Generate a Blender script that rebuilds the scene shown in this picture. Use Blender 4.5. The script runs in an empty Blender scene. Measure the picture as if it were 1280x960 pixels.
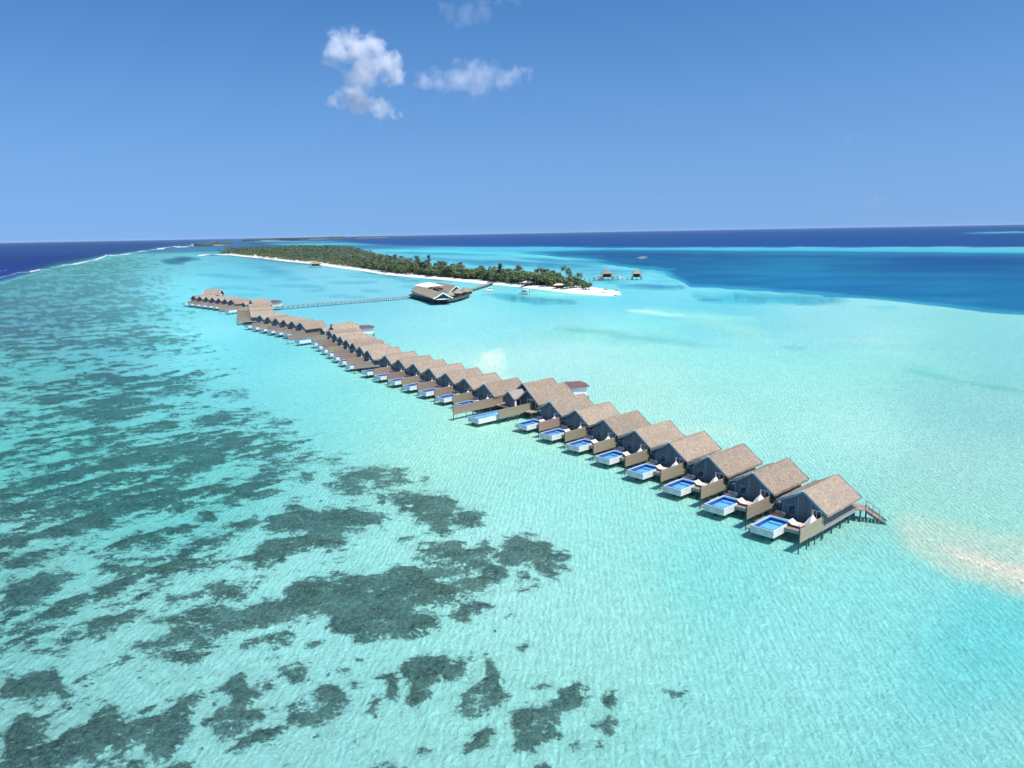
import bpy, math, random
import numpy as np
from mathutils import Vector, Matrix, noise as mnoise
random.seed(7); np.random.seed(7)
R=math.radians
sc=bpy.context.scene
COL=sc.collection
# ------------------------------------------------------------------ camera
F=974.0; H=40.0; PITCH=R(10.97); ROLL=R(-1.03)
def _ray(u,v):
    x=(u-640)/F; y=-(v-480)/F; z=-1.0
    c,s=math.cos(ROLL),math.sin(ROLL); x,y=c*x-s*y,s*x+c*y
    a=math.pi/2-PITCH; c,s=math.cos(a),math.sin(a)
    return Vector((x,c*y-s*z,s*y+c*z))
def at(u,v,z=0.0):
    d=_ray(u,v); t=(z-H)/d.z
    return Vector((0,0,H))+d*t
def proj(X,Y,Z):
    """world -> survey-sheet coordinates (numpy)"""
    a=math.pi/2-PITCH; c,s=math.cos(a),math.sin(a)
    dz=Z-H
    x=X; y=c*Y+s*dz; z=-s*Y+c*dz
    z=np.minimum(z,-1e-3)
    c,s=math.cos(ROLL),math.sin(ROLL)
    x,y=c*x+s*y,-s*x+c*y
    return 640+F*x/-z, 480-F*y/-z
cam_d=bpy.data.cameras.new('camera'); cam=bpy.data.objects.new('camera',cam_d); COL.objects.link(cam)
cam_d.sensor_fit='HORIZONTAL'; cam_d.sensor_width=36; cam_d.lens=F/1280*36
cam_d.clip_start=0.5; cam_d.clip_end=200000
cam.matrix_world=Matrix.Translation((0,0,H))@Matrix.Rotation(math.pi/2-PITCH,4,'X')@Matrix.Rotation(ROLL,4,'Z')
sc.camera=cam
# ------------------------------------------------------------------ helpers
def lin(c):
    return tuple(((x/255)/12.92 if x/255<=0.04045 else ((x/255+0.055)/1.055)**2.4) for x in c)
def tag(o,label=None,cat=None,group=None,kind=None):
    if label: o['label']=label
    if cat: o['category']=cat
    if group: o['group']=group
    if kind: o['kind']=kind
    return o
def empty(name,loc,rz=0.0):
    o=bpy.data.objects.new(name,None); COL.objects.link(o); o.location=loc; o.rotation_euler=(0,0,rz)
    o.empty_display_size=0.5
    return o
class MB:
    def __init__(s): s.v=[]; s.f=[]; s.sm=False
    def add(s,vs,fs):
        n=len(s.v); s.v+= [tuple(x) for x in vs]; s.f+=[tuple(i+n for i in f) for f in fs]
        return s
    def box(s,x0,x1,y0,y1,z0,z1):
        return s.add([(x0,y0,z0),(x1,y0,z0),(x1,y1,z0),(x0,y1,z0),(x0,y0,z1),(x1,y0,z1),(x1,y1,z1),(x0,y1,z1)],
            [(0,3,2,1),(4,5,6,7),(0,1,5,4),(1,2,6,5),(2,3,7,6),(3,0,4,7)])
    def bar(s,a,b,w,h=None):
        h=h or w; a=Vector(a); b=Vector(b); d=(b-a).normalized()
        up=Vector((0,0,1)) if abs(d.z)<0.95 else Vector((1,0,0))
        r=d.cross(up).normalized(); u=r.cross(d).normalized()
        P=[]
        for p in (a,b):
            for i,j in ((-1,-1),(1,-1),(1,1),(-1,1)): P.append(p+r*(i*w/2)+u*(j*h/2))
        return s.add(P,[(3,2,1,0),(4,5,6,7),(0,1,5,4),(1,2,6,5),(2,3,7,6),(3,0,4,7)])
    def tube(s,a,b,r0,r1=None,n=8):
        r1=r0 if r1 is None else r1
        a=Vector(a); b=Vector(b); d=(b-a).normalized()
        up=Vector((0,0,1)) if abs(d.z)<0.95 else Vector((1,0,0))
        r=d.cross(up).normalized(); u=r.cross(d).normalized(); P=[]
        for p,q in ((a,r0),(b,r1)):
            for k in range(n):
                t=2*math.pi*k/n; P.append(p+r*(q*math.cos(t))+u*(q*math.sin(t)))
        fs=[(k,(k+1)%n,n+(k+1)%n,n+k) for k in range(n)]
        fs+=[tuple(range(n))[::-1],tuple(range(n,2*n))]
        return s.add(P,fs)
    def loft(s,rings,cap=True):
        n=len(rings[0]); P=[p for r in rings for p in r]; fs=[]
        for j in range(len(rings)-1):
            for k in range(n): fs.append((j*n+k,j*n+(k+1)%n,(j+1)*n+(k+1)%n,(j+1)*n+k))
        if cap: fs+=[tuple(range(n))[::-1],tuple((len(rings)-1)*n+k for k in range(n))]
        return s.add(P,fs)
    def prism(s,poly,z0,z1):
        n=len(poly)
        return s.add([(x,y,z0) for x,y in poly]+[(x,y,z1) for x,y in poly],
          [tuple(range(n))[::-1],tuple(range(n,2*n))]+[(k,(k+1)%n,n+(k+1)%n,n+k) for k in range(n)])
    def extx(s,poly,x0,x1):
        n=len(poly)
        return s.add([(x0,y,z) for y,z in poly]+[(x1,y,z) for y,z in poly],
          [tuple(range(n)),tuple(range(n,2*n))[::-1]]+[(n+k,n+(k+1)%n,(k+1)%n,k) for k in range(n)])
    def mesh(s,name,mat):
        me=bpy.data.meshes.new(name); me.from_pydata(s.v,[],s.f); me.update()
        if mat: me.materials.append(mat)
        if s.sm: me.polygons.foreach_set('use_smooth',[True]*len(me.polygons))
        return me
    def build(s,name,mat,parent=None):
        o=bpy.data.objects.new(name,s.mesh(name,mat)); COL.objects.link(o)
        if parent: o.parent=parent
        return o
def kids(): 
    d={}
    for o in COL.objects:
        if o.parent: d.setdefault(o.parent,[]).append(o)
    return d
def copy_tree(o,K,parent=None):
    c=o.copy(); COL.objects.link(c)
    c.parent=parent
    for ch in K.get(o,[]): copy_tree(ch,K,c)
    return c
# ------------------------------------------------------------------ materials
class NT:
    def __init__(s,name,world=False):
        if world: s.m=bpy.data.worlds.new(name)
        else: s.m=bpy.data.materials.new(name)
        s.m.use_nodes=True; s.t=s.m.node_tree; s.t.nodes.clear()
    def n(s,typ,**kw):
        nd=s.t.nodes.new(typ)
        ins=kw.pop('ins',{})
        for k,v in kw.items(): setattr(nd,k,v)
        for k,v in ins.items(): s.set(nd.inputs[k],v)
        return nd
    def set(s,sock,v):
        if isinstance(v,bpy.types.NodeSocket): s.t.links.new(v,sock)
        elif isinstance(v,bpy.types.Node): s.t.links.new(v.outputs[0],sock)
        else: sock.default_value=v
    def math(s,op,a,b=None,c=None,clamp=False):
        nd=s.n('ShaderNodeMath',operation=op,use_clamp=clamp); s.set(nd.inputs[0],a)
        if b is not None: s.set(nd.inputs[1],b)
        if c is not None: s.set(nd.inputs[2],c)
        return nd.outputs[0]
    def mix(s,fac,a,b,blend='MIX'):
        nd=s.n('ShaderNodeMix',data_type='RGBA',blend_type=blend,clamp_factor=True)
        s.set(nd.inputs[0],fac)
        for i,v in ((6,a),(7,b)):
            if isinstance(v,tuple) and len(v)==3: v=v+(1,)
            s.set(nd.inputs[i],v)
        return nd.outputs[2]
    def noise(s,vec,scale,detail=3,rough=0.55,dist=0.0):
        nd=s.n('ShaderNodeTexNoise'); s.set(nd.inputs['Vector'],vec)
        nd.inputs['Scale'].default_value=scale; nd.inputs['Detail'].default_value=detail
        nd.inputs['Roughness'].default_value=rough; nd.inputs['Distortion'].default_value=dist
        return nd.outputs[0]
    def mapr(s,v,a,b,c=0.0,d=1.0,smooth=False):
        nd=s.n('ShaderNodeMapRange'); nd.interpolation_type='SMOOTHSTEP' if smooth else 'LINEAR'
        s.set(nd.inputs[0],v)
        for i,x in enumerate((a,b,c,d)): s.set(nd.inputs[i+1],x)
        return nd.outputs[0]
    def mapping(s,vec,rot=(0,0,0),scale=(1,1,1),loc=(0,0,0)):
        nd=s.n('ShaderNodeMapping'); s.set(nd.inputs[0],vec)
        nd.inputs['Rotation'].default_value=rot; nd.inputs['Scale'].default_value=scale; nd.inputs['Location'].default_value=loc
        return nd.outputs[0]
    def attr(s,name):
        nd=s.n('ShaderNodeAttribute',attribute_name=name); return nd
    def bump(s,h,strength=0.3,dist=0.05,normal=None):
        nd=s.n('ShaderNodeBump'); nd.inputs['Strength'].default_value=strength; nd.inputs['Distance'].default_value=dist
        s.set(nd.inputs['Height'],h)
        if normal: s.set(nd.inputs['Normal'],normal)
        return nd.outputs[0]
    def out(s,sh,vol=None):
        o=s.n('ShaderNodeOutputMaterial')
        if sh: s.set(o.inputs[0],sh)
        if vol: s.set(o.inputs[1],vol)
        return s.m
    def princ(s,**kw):
        nd=s.n('ShaderNodeBsdfPrincipled')
        for k,v in kw.items():
            k=k.replace('_',' ')
            if isinstance(v,tuple) and len(v)==3: v=v+(1,)
            s.set(nd.inputs[k],v)
        return nd.outputs[0]
def simple(name,c1,c2,scale=2.0,rough=0.7,stretch=(1,1,1),bump=0.0,detail=4,metal=0.0,perobj=0.0):
    t=NT(name); tc=t.n('ShaderNodeTexCoord').outputs['Object']
    v=t.mapping(tc,scale=stretch)
    f=t.noise(v,scale,detail,0.6)
    f=t.mapr(f,0.3,0.7)
    c=t.mix(f,c1,c2)
    if perobj:
        oi=t.n('ShaderNodeObjectInfo').outputs['Random']
        k=t.mapr(oi,0,1,1-perobj,1+perobj)
        hv=t.n('ShaderNodeHueSaturation'); t.set(hv.inputs['Color'],c); t.set(hv.inputs['Value'],k); c=hv.outputs[0]
    kw=dict(Base_Color=c,Roughness=rough,Metallic=metal)
    if bump: kw['Normal']=t.bump(f,bump,0.04)
    return t.out(t.princ(**kw))
def plank(name,c1,c2,axis,width,rough=0.75,perobj=0.1):
    """board siding / decking: narrow boards with dark joints"""
    t=NT(name); tc=t.n('ShaderNodeTexCoord').outputs['Object']
    sep=t.n('ShaderNodeSeparateXYZ'); t.set(sep.inputs[0],tc)
    a=sep.outputs[axis]
    q=t.math('DIVIDE',a,width); fr=t.math('FRACT',q); fl=t.math('FLOOR',q)
    wn=t.n('ShaderNodeTexWhiteNoise',noise_dimensions='1D'); t.set(wn.inputs['W'],fl)
    st=[1.2,1.2,1.2]; st[axis]=9
    g=t.noise(t.mapping(tc,scale=tuple(st)),1.5,4,0.65)
    f=t.math('ADD',t.math('MULTIPLY',wn.outputs[0],0.5),t.math('MULTIPLY',g,0.6),clamp=True)
    c=t.mix(f,c1,c2)
    j=t.math('LESS_THAN',t.math('ABSOLUTE',t.math('SUBTRACT',fr,0.5)),0.44)
    c=t.mix(j,tuple(x*0.35 for x in c1),c)
    if perobj:
        oi=t.n('ShaderNodeObjectInfo').outputs['Random']
        hv=t.n('ShaderNodeHueSaturation'); t.set(hv.inputs['Color'],c); t.set(hv.inputs['Value'],t.mapr(oi,0,1,1-perobj,1+perobj)); c=hv.outputs[0]
    return t.out(t.princ(Base_Color=c,Roughness=rough,Normal=t.bump(j,0.3,0.02)))
def thatch_mat():
    t=NT('thatch'); tc=t.n('ShaderNodeTexCoord').outputs['Object']
    oi=t.n('ShaderNodeObjectInfo').outputs['Random']
    off=t.n('ShaderNodeCombineXYZ'); 
    for i in range(3): t.set(off.inputs[i],t.math('MULTIPLY',oi,17.0+i*9))
    va=t.n('ShaderNodeVectorMath',operation='ADD'); t.set(va.inputs[0],tc); t.set(va.inputs[1],off.outputs[0]); v=va.outputs[0]
    big=t.noise(v,0.45,3,0.6); mid=t.noise(t.mapping(v,scale=(3.2,1.0,1.0)),2.6,4,0.75); fine=t.noise(t.mapping(v,scale=(3.0,1.0,1.0)),9.0,2,0.8)
    c=t.mix(t.mapr(mid,0.38,0.63),(0.115,0.083,0.06),(0.435,0.345,0.265))
    c=t.mix(t.math('MULTIPLY',t.mapr(fine,0.45,0.7),0.45),c,(0.56,0.45,0.35))
    c=t.mix(t.math('MULTIPLY',t.mapr(big,0.42,0.66),0.62),c,(0.24,0.195,0.155))
    hv=t.n('ShaderNodeHueSaturation'); t.set(hv.inputs['Color'],c); t.set(hv.inputs['Value'],t.mapr(oi,0,1,0.82,1.12)); c=hv.outputs[0]
    h=t.math('ADD',t.math('MULTIPLY',mid,0.7),t.math('MULTIPLY',fine,0.5))
    return t.out(t.princ(Base_Color=c,Roughness=0.95,Normal=t.bump(h,0.9,0.12),Specular_IOR_Level=0.15))
M={}
M['thatch']=thatch_mat()
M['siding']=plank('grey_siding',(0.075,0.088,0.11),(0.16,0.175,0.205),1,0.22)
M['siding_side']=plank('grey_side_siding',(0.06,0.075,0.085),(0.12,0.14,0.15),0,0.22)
M['fascia']=simple('fascia_paint',(0.17,0.235,0.29),(0.25,0.32,0.38),3,0.6)
M['deck']=plank('deck_boards',(0.23,0.165,0.13),(0.38,0.29,0.235),0,0.16)
M['screen']=plank('screen_boards',(0.22,0.185,0.125),(0.34,0.29,0.20),2,0.19,perobj=0.12)
M['screenred']=plank('screen_boards_brown',(0.21,0.15,0.115),(0.33,0.25,0.20),2,0.19,perobj=0.12)
M['post']=simple('post_timber',(0.035,0.055,0.055),(0.09,0.10,0.09),2,0.8)
M['white']=simple('white_paint',(0.70,0.70,0.69),(0.82,0.82,0.81),1.5,0.55)
M['tub']=simple('pool_render',(0.48,0.49,0.485),(0.70,0.70,0.69),1.2,0.6,bump=0.1)
M['tile']=simple('pool_tile',(0.10,0.30,0.60),(0.15,0.38,0.68),6,0.3)
M['tiledeep']=simple('pool_tile_deep',(0.22,0.52,0.78),(0.30,0.60,0.84),4,0.3)
M['tilenavy']=simple('navy_pool_tile',(0.012,0.05,0.24),(0.03,0.10,0.34),6,0.3)
M['porch']=simple('porch_shingle',(0.20,0.175,0.16),(0.34,0.30,0.27),3,0.9)
M['cushion']=simple('cream_cushion',(0.62,0.56,0.50),(0.74,0.68,0.60),3,0.9)
M['pink']=simple('faded_pink_cushion',(0.55,0.36,0.30),(0.66,0.46,0.38),3,0.9)
M['orange']=simple('orange_cushion',(0.62,0.22,0.08),(0.72,0.30,0.12),3,0.9)
M['black']=simple('black_cushion',(0.012,0.012,0.015),(0.03,0.03,0.035),3,0.7)
M['canvas']=simple('white_canvas',(0.74,0.74,0.74),(0.86,0.86,0.86),2,0.85)
M['maroon']=simple('maroon_roofing',(0.11,0.055,0.05),(0.17,0.09,0.08),1,0.8)
M['trunk']=simple('trunk_bark',(0.10,0.08,0.06),(0.22,0.18,0.14),1.5,0.95)
M['teal']=simple('teal_glazing',(0.06,0.14,0.16),(0.12,0.22,0.25),0.6,0.25)
M['boathull']=simple('boat_hull',(0.66,0.68,0.70),(0.80,0.82,0.84),0.8,0.35)
M['wicker']=simple('brown_wicker',(0.10,0.06,0.04),(0.17,0.11,0.08),6,0.85)
t=NT('glass'); M['glass']=t.out(t.princ(Base_Color=(0.015,0.022,0.03),Roughness=0.06,Specular_IOR_Level=0.6))
# pool water
t=NT('pool_water'); tc=t.n('ShaderNodeTexCoord').outputs['Object']
nrm=t.bump(t.noise(tc,2.2,3,0.5),0.25,0.06)
tr=t.n('ShaderNodeBsdfTransparent'); tr.inputs[0].default_value=(0.72,0.90,0.98,1)
gl=t.n('ShaderNodeBsdfGlossy'); gl.inputs['Roughness'].default_value=0.05; t.set(gl.inputs['Normal'],nrm)
fr=t.n('ShaderNodeFresnel'); fr.inputs[0].default_value=1.33; t.set(fr.inputs['Normal'],nrm)
ms=t.n('ShaderNodeMixShader'); t.set(ms.inputs[0],fr.outputs[0]); t.set(ms.inputs[1],tr.outputs[0]); t.set(ms.inputs[2],gl.outputs[0])
M['poolwater']=t.out(ms.outputs[0])
def leaf_mat(name,a,b,c,perobj=0.25):
    t=NT(name); g=t.n('ShaderNodeNewGeometry'); rnd=g.outputs['Random Per Island']
    cc=t.mix(rnd,a,b)
    oi=t.n('ShaderNodeObjectInfo').outputs['Random']
    cc=t.mix(t.math('MULTIPLY',t.math('POWER',oi,2.0),0.8),cc,c)
    hv=t.n('ShaderNodeHueSaturation'); t.set(hv.inputs['Color'],cc); t.set(hv.inputs['Value'],t.mapr(rnd,0,1,1-perobj,1+perobj)); cc=hv.outputs[0]
    return t.out(t.princ(Base_Color=cc,Roughness=0.6,Specular_IOR_Level=0.3))
M['palm']=leaf_mat('palm_fronds',(0.034,0.066,0.038),(0.09,0.128,0.065),(0.17,0.165,0.10))
M['leaf']=leaf_mat('broad_leaves',(0.033,0.072,0.026),(0.095,0.155,0.052),(0.17,0.185,0.085))
M['leafdark']=leaf_mat('dark_needles',(0.02,0.045,0.03),(0.05,0.08,0.05),(0.05,0.07,0.05))
# ------------------------------------------------------------------ water / seabed survey
SR=[  # (scale, ox, oy, polygon) reef patches traced on the plan sheet
(2.6667,0,400,[
 [(500,460),(520,430),(600,405),(730,400),(700,425),(640,450),(560,465)],
 [(610,470),(640,440),(740,430),(790,440),(760,460),(680,475)],
 [(665,330),(680,310),(740,293),(780,305),(760,325),(700,335)],
 [(475,550),(500,530),(560,525),(600,540),(570,560),(500,565)],
 [(570,520),(600,495),(640,495),(640,512)],
 [(640,535),(680,515),(715,520),(690,540)],
 [(805,530),(820,510),(850,495),(960,480),(987,485),(940,505),(850,533)],
 [(730,520),(780,500),(820,505),(780,515)],
 [(645,650),(690,622),(740,628),(720,655),(670,662)],
 [(440,735),(470,700),(560,690),(580,710),(530,740),(470,745)],
 [(670,750),(740,690),(800,660),(850,635),(880,645),(820,690),(760,720),(700,750)],
 [(880,690),(900,640),(980,610),(1050,630),(1200,615),(1280,640),(1280,680),(1160,690),(1100,740),(1000,765),(940,795),(860,808),(740,800),(600,838),(570,832),(680,780),(800,770),(900,730),(1010,700),(980,690)],
 [(330,820),(340,795),(400,785),(460,785),(430,805),(370,825)],
 [(160,490),(330,450),(480,440),(500,465),(420,490),(300,505),(200,505)],
 [(240,430),(260,400),(360,375),(440,370),(380,400),(300,425)],
 [(300,335),(320,290),(440,250),(540,235),(500,270),(430,300),(380,330)],
 [(140,600),(200,575),(300,550),(330,560),(280,585),(170,605)],
 [(320,580),(370,565),(430,560),(400,580),(340,590)],
 [(270,640),(290,615),(400,605),(520,600),(420,630),(350,660),(300,665)],
 [(130,710),(170,690),(270,680),(300,700),(220,730),(160,730)],
 [(1085,550),(1110,530),(1170,530),(1230,560),(1180,575),(1120,570)],
 [(1110,510),(1150,490),(1280,485),(1280,520),(1200,525),(1150,520)],
 [(800,310),(830,300),(895,305),(870,315)],[(725,242),(760,230),(820,235),(815,250),(770,250)],
 [(950,375),(980,362),(1003,372),(980,385)],[(950,530),(990,508),(1040,505),(1030,525),(990,540)],
 [(890,325),(920,320),(945,325),(920,332)],[(1030,470),(1080,455),(1140,450),(1090,468)],[(980,460),(1010,440),(1050,440),(1020,460)],
 [(0,560),(30,500),(110,500),(160,520),(120,545),(60,560)],[(500,250),(560,215),(700,200),(640,225)],
 [(860,470),(900,452),(970,450),(940,470),(880,478)],[(150,310),(200,280),(260,275),(230,305)],
 [(1230,540),(1280,525),(1280,560),(1240,555)],[(960,600),(975,588),(1003,590),(985,602)],[(1055,790),(1080,780),(1135,785),(1100,800)],
]),
(2.6667,0,640,[
 [(25,853),(0,780),(30,670),(90,645),(130,680),(130,730),(190,780),(150,840),(90,853)],
 [(180,740),(230,710),(300,690),(380,690),(440,680),(500,660),(570,620),(600,595),(660,583),(690,600),(660,630),(620,650),(640,690),(620,740),(560,800),(500,815),(470,780),(490,730),(380,715),(320,745),(230,750)],
 [(690,690),(730,650),(800,635),(900,650),(890,690),(820,720),(740,745),(700,730)],
 [(740,560),(790,515),(830,520),(820,560),(860,600),(840,635),(770,640),(770,600),(710,605),(700,590)],
 [(960,640),(1000,600),(1060,565),(1110,560),(1155,600),(1140,640),(1070,670),(1050,700),(960,705)],
 [(900,530),(940,490),(1000,490),(1010,520),(990,560),(960,570),(930,545),(880,580),(855,570)],
 [(750,780),(800,745),(880,710),(980,710),(900,740),(800,780)],
 [(780,460),(790,430),(880,395),(900,385),(970,375),(985,400),(940,440),(880,430)],
 [(580,470),(620,450),(670,445),(680,470),(640,500),(590,500)],
 [(270,400),(280,370),(360,330),(440,330),(465,340),(420,370),(330,390)],
 [(0,450),(10,420),(70,410),(90,440)],[(160,460),(180,435),(240,425),(230,450)],
 [(30,380),(110,340),(200,300),(260,285),(240,320),(170,360),(90,380)],
 [(550,295),(560,270),(640,250),(700,235),(760,222),(860,200),(910,210),(860,240),(800,270),(720,290),(700,265),(640,280),(600,290)],
 [(0,350),(0,250),(60,215),(130,190),(270,185),(200,220),(160,270),(60,320)],
 [(0,180),(0,130),(120,110),(260,90),(330,70),(290,100),(200,130),(100,170)],
 [(330,180),(345,150),(400,140),(460,140),(440,165),(370,190)],[(450,100),(480,65),(560,55),(580,75),(520,100)],
 [(0,600),(0,510),(100,500),(180,520),(200,560),(130,610)],[(480,360),(530,345),(560,340),(540,370)],
 [(200,610),(150,570),(200,550),(240,590)],[(250,800),(280,780),(320,785),(300,810)],[(520,853),(560,830),(640,810),(660,853)],
 [(1280,190),(1000,195),(940,265),(850,290),(700,310),(560,340),(530,380),(420,430),(460,475),(600,500),(670,470),(760,400),(900,370),(960,350),(1080,320),(1110,390),(1200,415),(1290,410)],
 [(1020,440),(1050,420),(1075,425),(1050,450)],[(1215,620),(1240,605),(1275,610),(1260,640),(1225,645)],
 [(910,640),(930,630),(945,640),(925,652)],[(400,853),(430,800),(470,810),(460,853)],
]),
(2.4,400,560,[
 [(15,110),(60,80),(50,70),(160,50),(260,55),(270,95),(180,115),(140,100),(80,130),(20,120)],
 [(150,105),(200,80),(270,70),(280,100),(200,118)],[(290,92),(310,80),(332,88),(310,98)],
 [(200,140),(300,118),(380,135),(420,160),(395,190),(460,180),(500,195),(470,225),(400,225),(370,255),(320,250),(330,215),(290,215),(270,180),(230,180)],
 [(0,175),(110,170),(150,190),(200,200),(180,230),(110,225),(60,245),(100,265),(70,290),(0,290)],
 [(525,300),(560,265),(620,248),(680,275),(705,300),(742,315),(740,350),(700,373),(660,365),(640,340),(560,345)],
 [(0,372),(130,360),(270,330),(290,345),(380,345),(470,330),(545,335),(548,375),(520,405),(420,430),(360,465),(300,470),(355,500),(360,530),(270,555),(180,565),(60,545),(15,490),(0,480)],
 [(280,290),(370,262),(440,265),(430,295),(510,275),(515,315),(440,345),(290,352)],
 [(245,650),(290,615),(370,603),(400,630),(460,625),(470,650),(400,690),(345,680),(330,720),(280,760),(250,745),(270,700)],
 [(180,680),(220,668),(240,690),(235,750),(210,745)],[(130,770),(150,730),(190,740),(180,770),(150,780)],
 [(400,770),(430,710),(500,660),(500,610),(530,620),(540,660),(560,700),(570,740),(500,780),(440,790)],
 [(555,780),(620,765),(700,760),(735,740),(715,715),(760,690),(815,700),(790,725),(770,770),(720,800),(720,860),(690,865),(650,895),(600,890),(580,840)],
 [(445,890),(455,850),(500,830),(535,825),(530,860),(470,890)],[(0,700),(40,700),(80,740),(50,780),(0,800)],
 [(850,740),(880,710),(905,745),(880,775),(855,765)],[(825,820),(860,800),(900,830),(910,855),(870,860)],
 [(370,505),(400,475),(450,450),(500,450),(520,475),(455,480),(450,520),(400,525)],
 [(295,885),(315,870),(330,890),(310,905)],[(160,945),(200,935),(240,950),(160,958)],
 [(605,590),(620,570),(630,580),(612,597)],[(585,380),(625,368),(630,385),(590,392)],[(580,408),(640,395),(645,402),(600,418)],
 [(645,940),(670,930),(700,955),(650,958)],[(225,270),(240,255),(270,258),(255,280)],[(645,715),(660,705),(680,715),(660,727)],
 [(150,140),(170,132),(200,138),(180,148)],
 [(1020,720),(1045,708),(1100,712),(1090,735),(1040,735)],[(545,495),(555,487),(565,495)],[(925,745),(935,738),(942,748)],
 [(60,655),(75,640),(90,650),(75,660)],[(75,690),(90,680),(110,692),(85,703)],[(765,890),(785,885),(780,900)],[(830,880),(845,865),(855,880),(840,890)],
]),
]
polys=[[(x/s+ox,y/s+oy) for x,y in pl] for s,ox,oy,pls in SR for pl in pls]
def sdf_poly(U,V,poly):
    P=np.array(poly,float); n=len(P)
    d=np.full(U.shape,1e9); inside=np.zeros(U.shape,bool)
    for i in range(n):
        a=P[i]; b=P[(i+1)%n]; e=b-a
        wx=U-a[0]; wy=V-a[1]
        t=np.clip((wx*e[0]+wy*e[1])/(e@e+1e-9),0,1)
        d=np.minimum(d,(wx-e[0]*t)**2+(wy-e[1]*t)**2)
        c=((a[1]>V)!=(b[1]>V))
        with np.errstate(divide='ignore',invalid='ignore'):
            xi=(b[0]-a[0])*(V-a[1])/((b[1]-a[1]) if b[1]!=a[1] else 1e-9)+a[0]
        inside^=c&(U<xi)
    d=np.sqrt(d); return np.where(inside,d,-d)
def sdf_local(U,V,poly,pad,default=-99.):
    P=np.array(poly); m=(U>P[:,0].min()-pad)&(U<P[:,0].max()+pad)&(V>P[:,1].min()-pad)&(V<P[:,1].max()+pad)
    out=np.full(U.shape,default)
    if m.any(): out[m]=sdf_poly(U[m],V[m],poly)
    return out
def sstep(x,a,b):
    t=np.clip((x-a)/(b-a),0,1); return t*t*(3-2*t)
# value noise on numpy arrays
_perm=np.random.RandomState(3).rand(256,256)
def vnoise(x,y):
    xi=np.floor(x).astype(int); yi=np.floor(y).astype(int); fx=x-xi; fy=y-yi
    fx=fx*fx*(3-2*fx); fy=fy*fy*(3-2*fy)
    g=lambda i,j:_perm[i&255,j&255]
    return (g(xi,yi)*(1-fx)+g(xi+1,yi)*fx)*(1-fy)+(g(xi,yi+1)*(1-fx)+g(xi+1,yi+1)*fx)*fy
def fbm(x,y,o=4):
    s=0;a=0.5;t=0
    for k in range(o): s=s+a*vnoise(x*2**k+17*k,y*2**k+31*k); t+=a; a*=0.55
    return s/t
# grid: rings of equal depression steps, bearings dense ahead
d=3000.0; ds=[]
while d>760: ds.append(d); d*=0.93
while d>40: ds.append(d); d-=1.7
while d>0.7: ds.append(d); d-=0.75 if d>6 else 0.35
rad=np.array([H*F/x for x in ds]); rad=np.concatenate([[0.5],rad])
az=np.concatenate([np.arange(-180,-44,6.0),np.arange(-42,42.01,0.115),np.arange(46,180.1,6.0)])
az=az[(az>-180)&(az<=180)]
NR,NA=len(rad),len(az)
RR,AA=np.meshgrid(rad,np.radians(az),indexing='ij')
GX=(RR*np.sin(AA)).ravel(); GY=(RR*np.cos(AA)).ravel()
AC=np.clip(AA,-R(42),R(42)); QX=(RR*np.sin(AC)).ravel(); QY=(RR*np.cos(AC)).ravel()
U,V=proj(QX,QY,np.zeros_like(QX))
V=np.clip(V,250,1600); 
# ---- colour of the water as it looks over pale sand (sRGB)
CP=[(0,960,118,205,196),(300,900,120,213,205),(640,950,122,218,206),(900,900,120,222,212),(1280,950,112,218,210),(1250,800,84,212,210),
(1000,800,122,228,220),(760,780,130,226,212),(760,640,138,232,220),(900,700,108,220,212),(1100,720,112,222,214),(560,560,158,236,222),
(500,500,146,236,228),(400,480,132,230,230),(330,450,120,224,230),(250,420,112,220,230),(800,500,172,238,228),(700,440,172,238,234),
(1000,500,160,236,228),(1200,500,142,218,216),(1200,600,148,214,208),(1250,430,134,220,220),(1000,420,142,224,228),(900,380,112,220,230),
(600,400,146,236,238),(450,350,128,216,228),(400,345,122,214,228),(300,340,98,204,222),(200,335,88,180,200),(100,350,74,156,172),
(50,400,74,152,172),(150,420,84,176,190),(50,550,84,184,188),(200,600,96,194,196),(0,700,106,202,194),(200,800,118,212,204),(350,760,124,220,212),
(300,390,112,220,232),(0,360,66,138,158),(40,470,80,170,180),(230,360,96,205,220),(600,470,178,240,230),(720,330,100,205,226),(600,312,96,205,226),(500,312,90,200,222),
(1100,650,136,218,208),(1280,560,138,214,210),(640,700,138,230,218),(860,560,160,236,224),(1060,560,158,234,224),(350,306,60,140,180),(780,360,110,220,232),(660,372,112,222,228),(1500,700,110,215,210),(-200,700,100,190,188),(640,1300,120,215,208)]
CPa=np.array(CP,float)
for q_ in CPa:
    k_=min(max((q_[1]-500)/220.,0),1)
    if not (q_[0]<260 and q_[1]<640): q_[2]+=4+40*k_; q_[3]+=-14+24*k_; q_[4]+=-4+27*k_
    if q_[1]<470: q_[3]-=7*min(1,(470-q_[1])/60)
    if (q_[0]<260 and q_[1]<640): q_[2]+=28; q_[3]+=14; q_[4]+=16
CPa[:,2:]=np.minimum(CPa[:,2:],246)
C=np.zeros((len(U),3)); Wt=np.zeros(len(U))
YS=2.2
def vv(v): return 280+ (np.maximum(v-280,0.5))**0.75*YS*2.2
for c in CPa:
    w=1.0/(((U-c[0])**2+((vv(V)-vv(c[1]))*1.6)**2)+5000)**2.2
    Wt+=w; C+=w[:,None]*c[2:5]
C/=Wt[:,None]
def over(mask,col,alpha=1.0):
    global C
    m=(np.clip(mask,0,1)*alpha)[:,None]; C=C*(1-m)+np.array(col,float)*m
def wob(amp,sc_=0.02,seed=0): # edge wobble in plan sheet units
    return (fbm(U*sc_+seed,V*sc_*6+seed)-0.5)*2*amp
def band(u,v): # piecewise line v(u)
    return np.interp(U,u,v)
hor=303-(303-280)*(U/1280.0)
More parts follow.
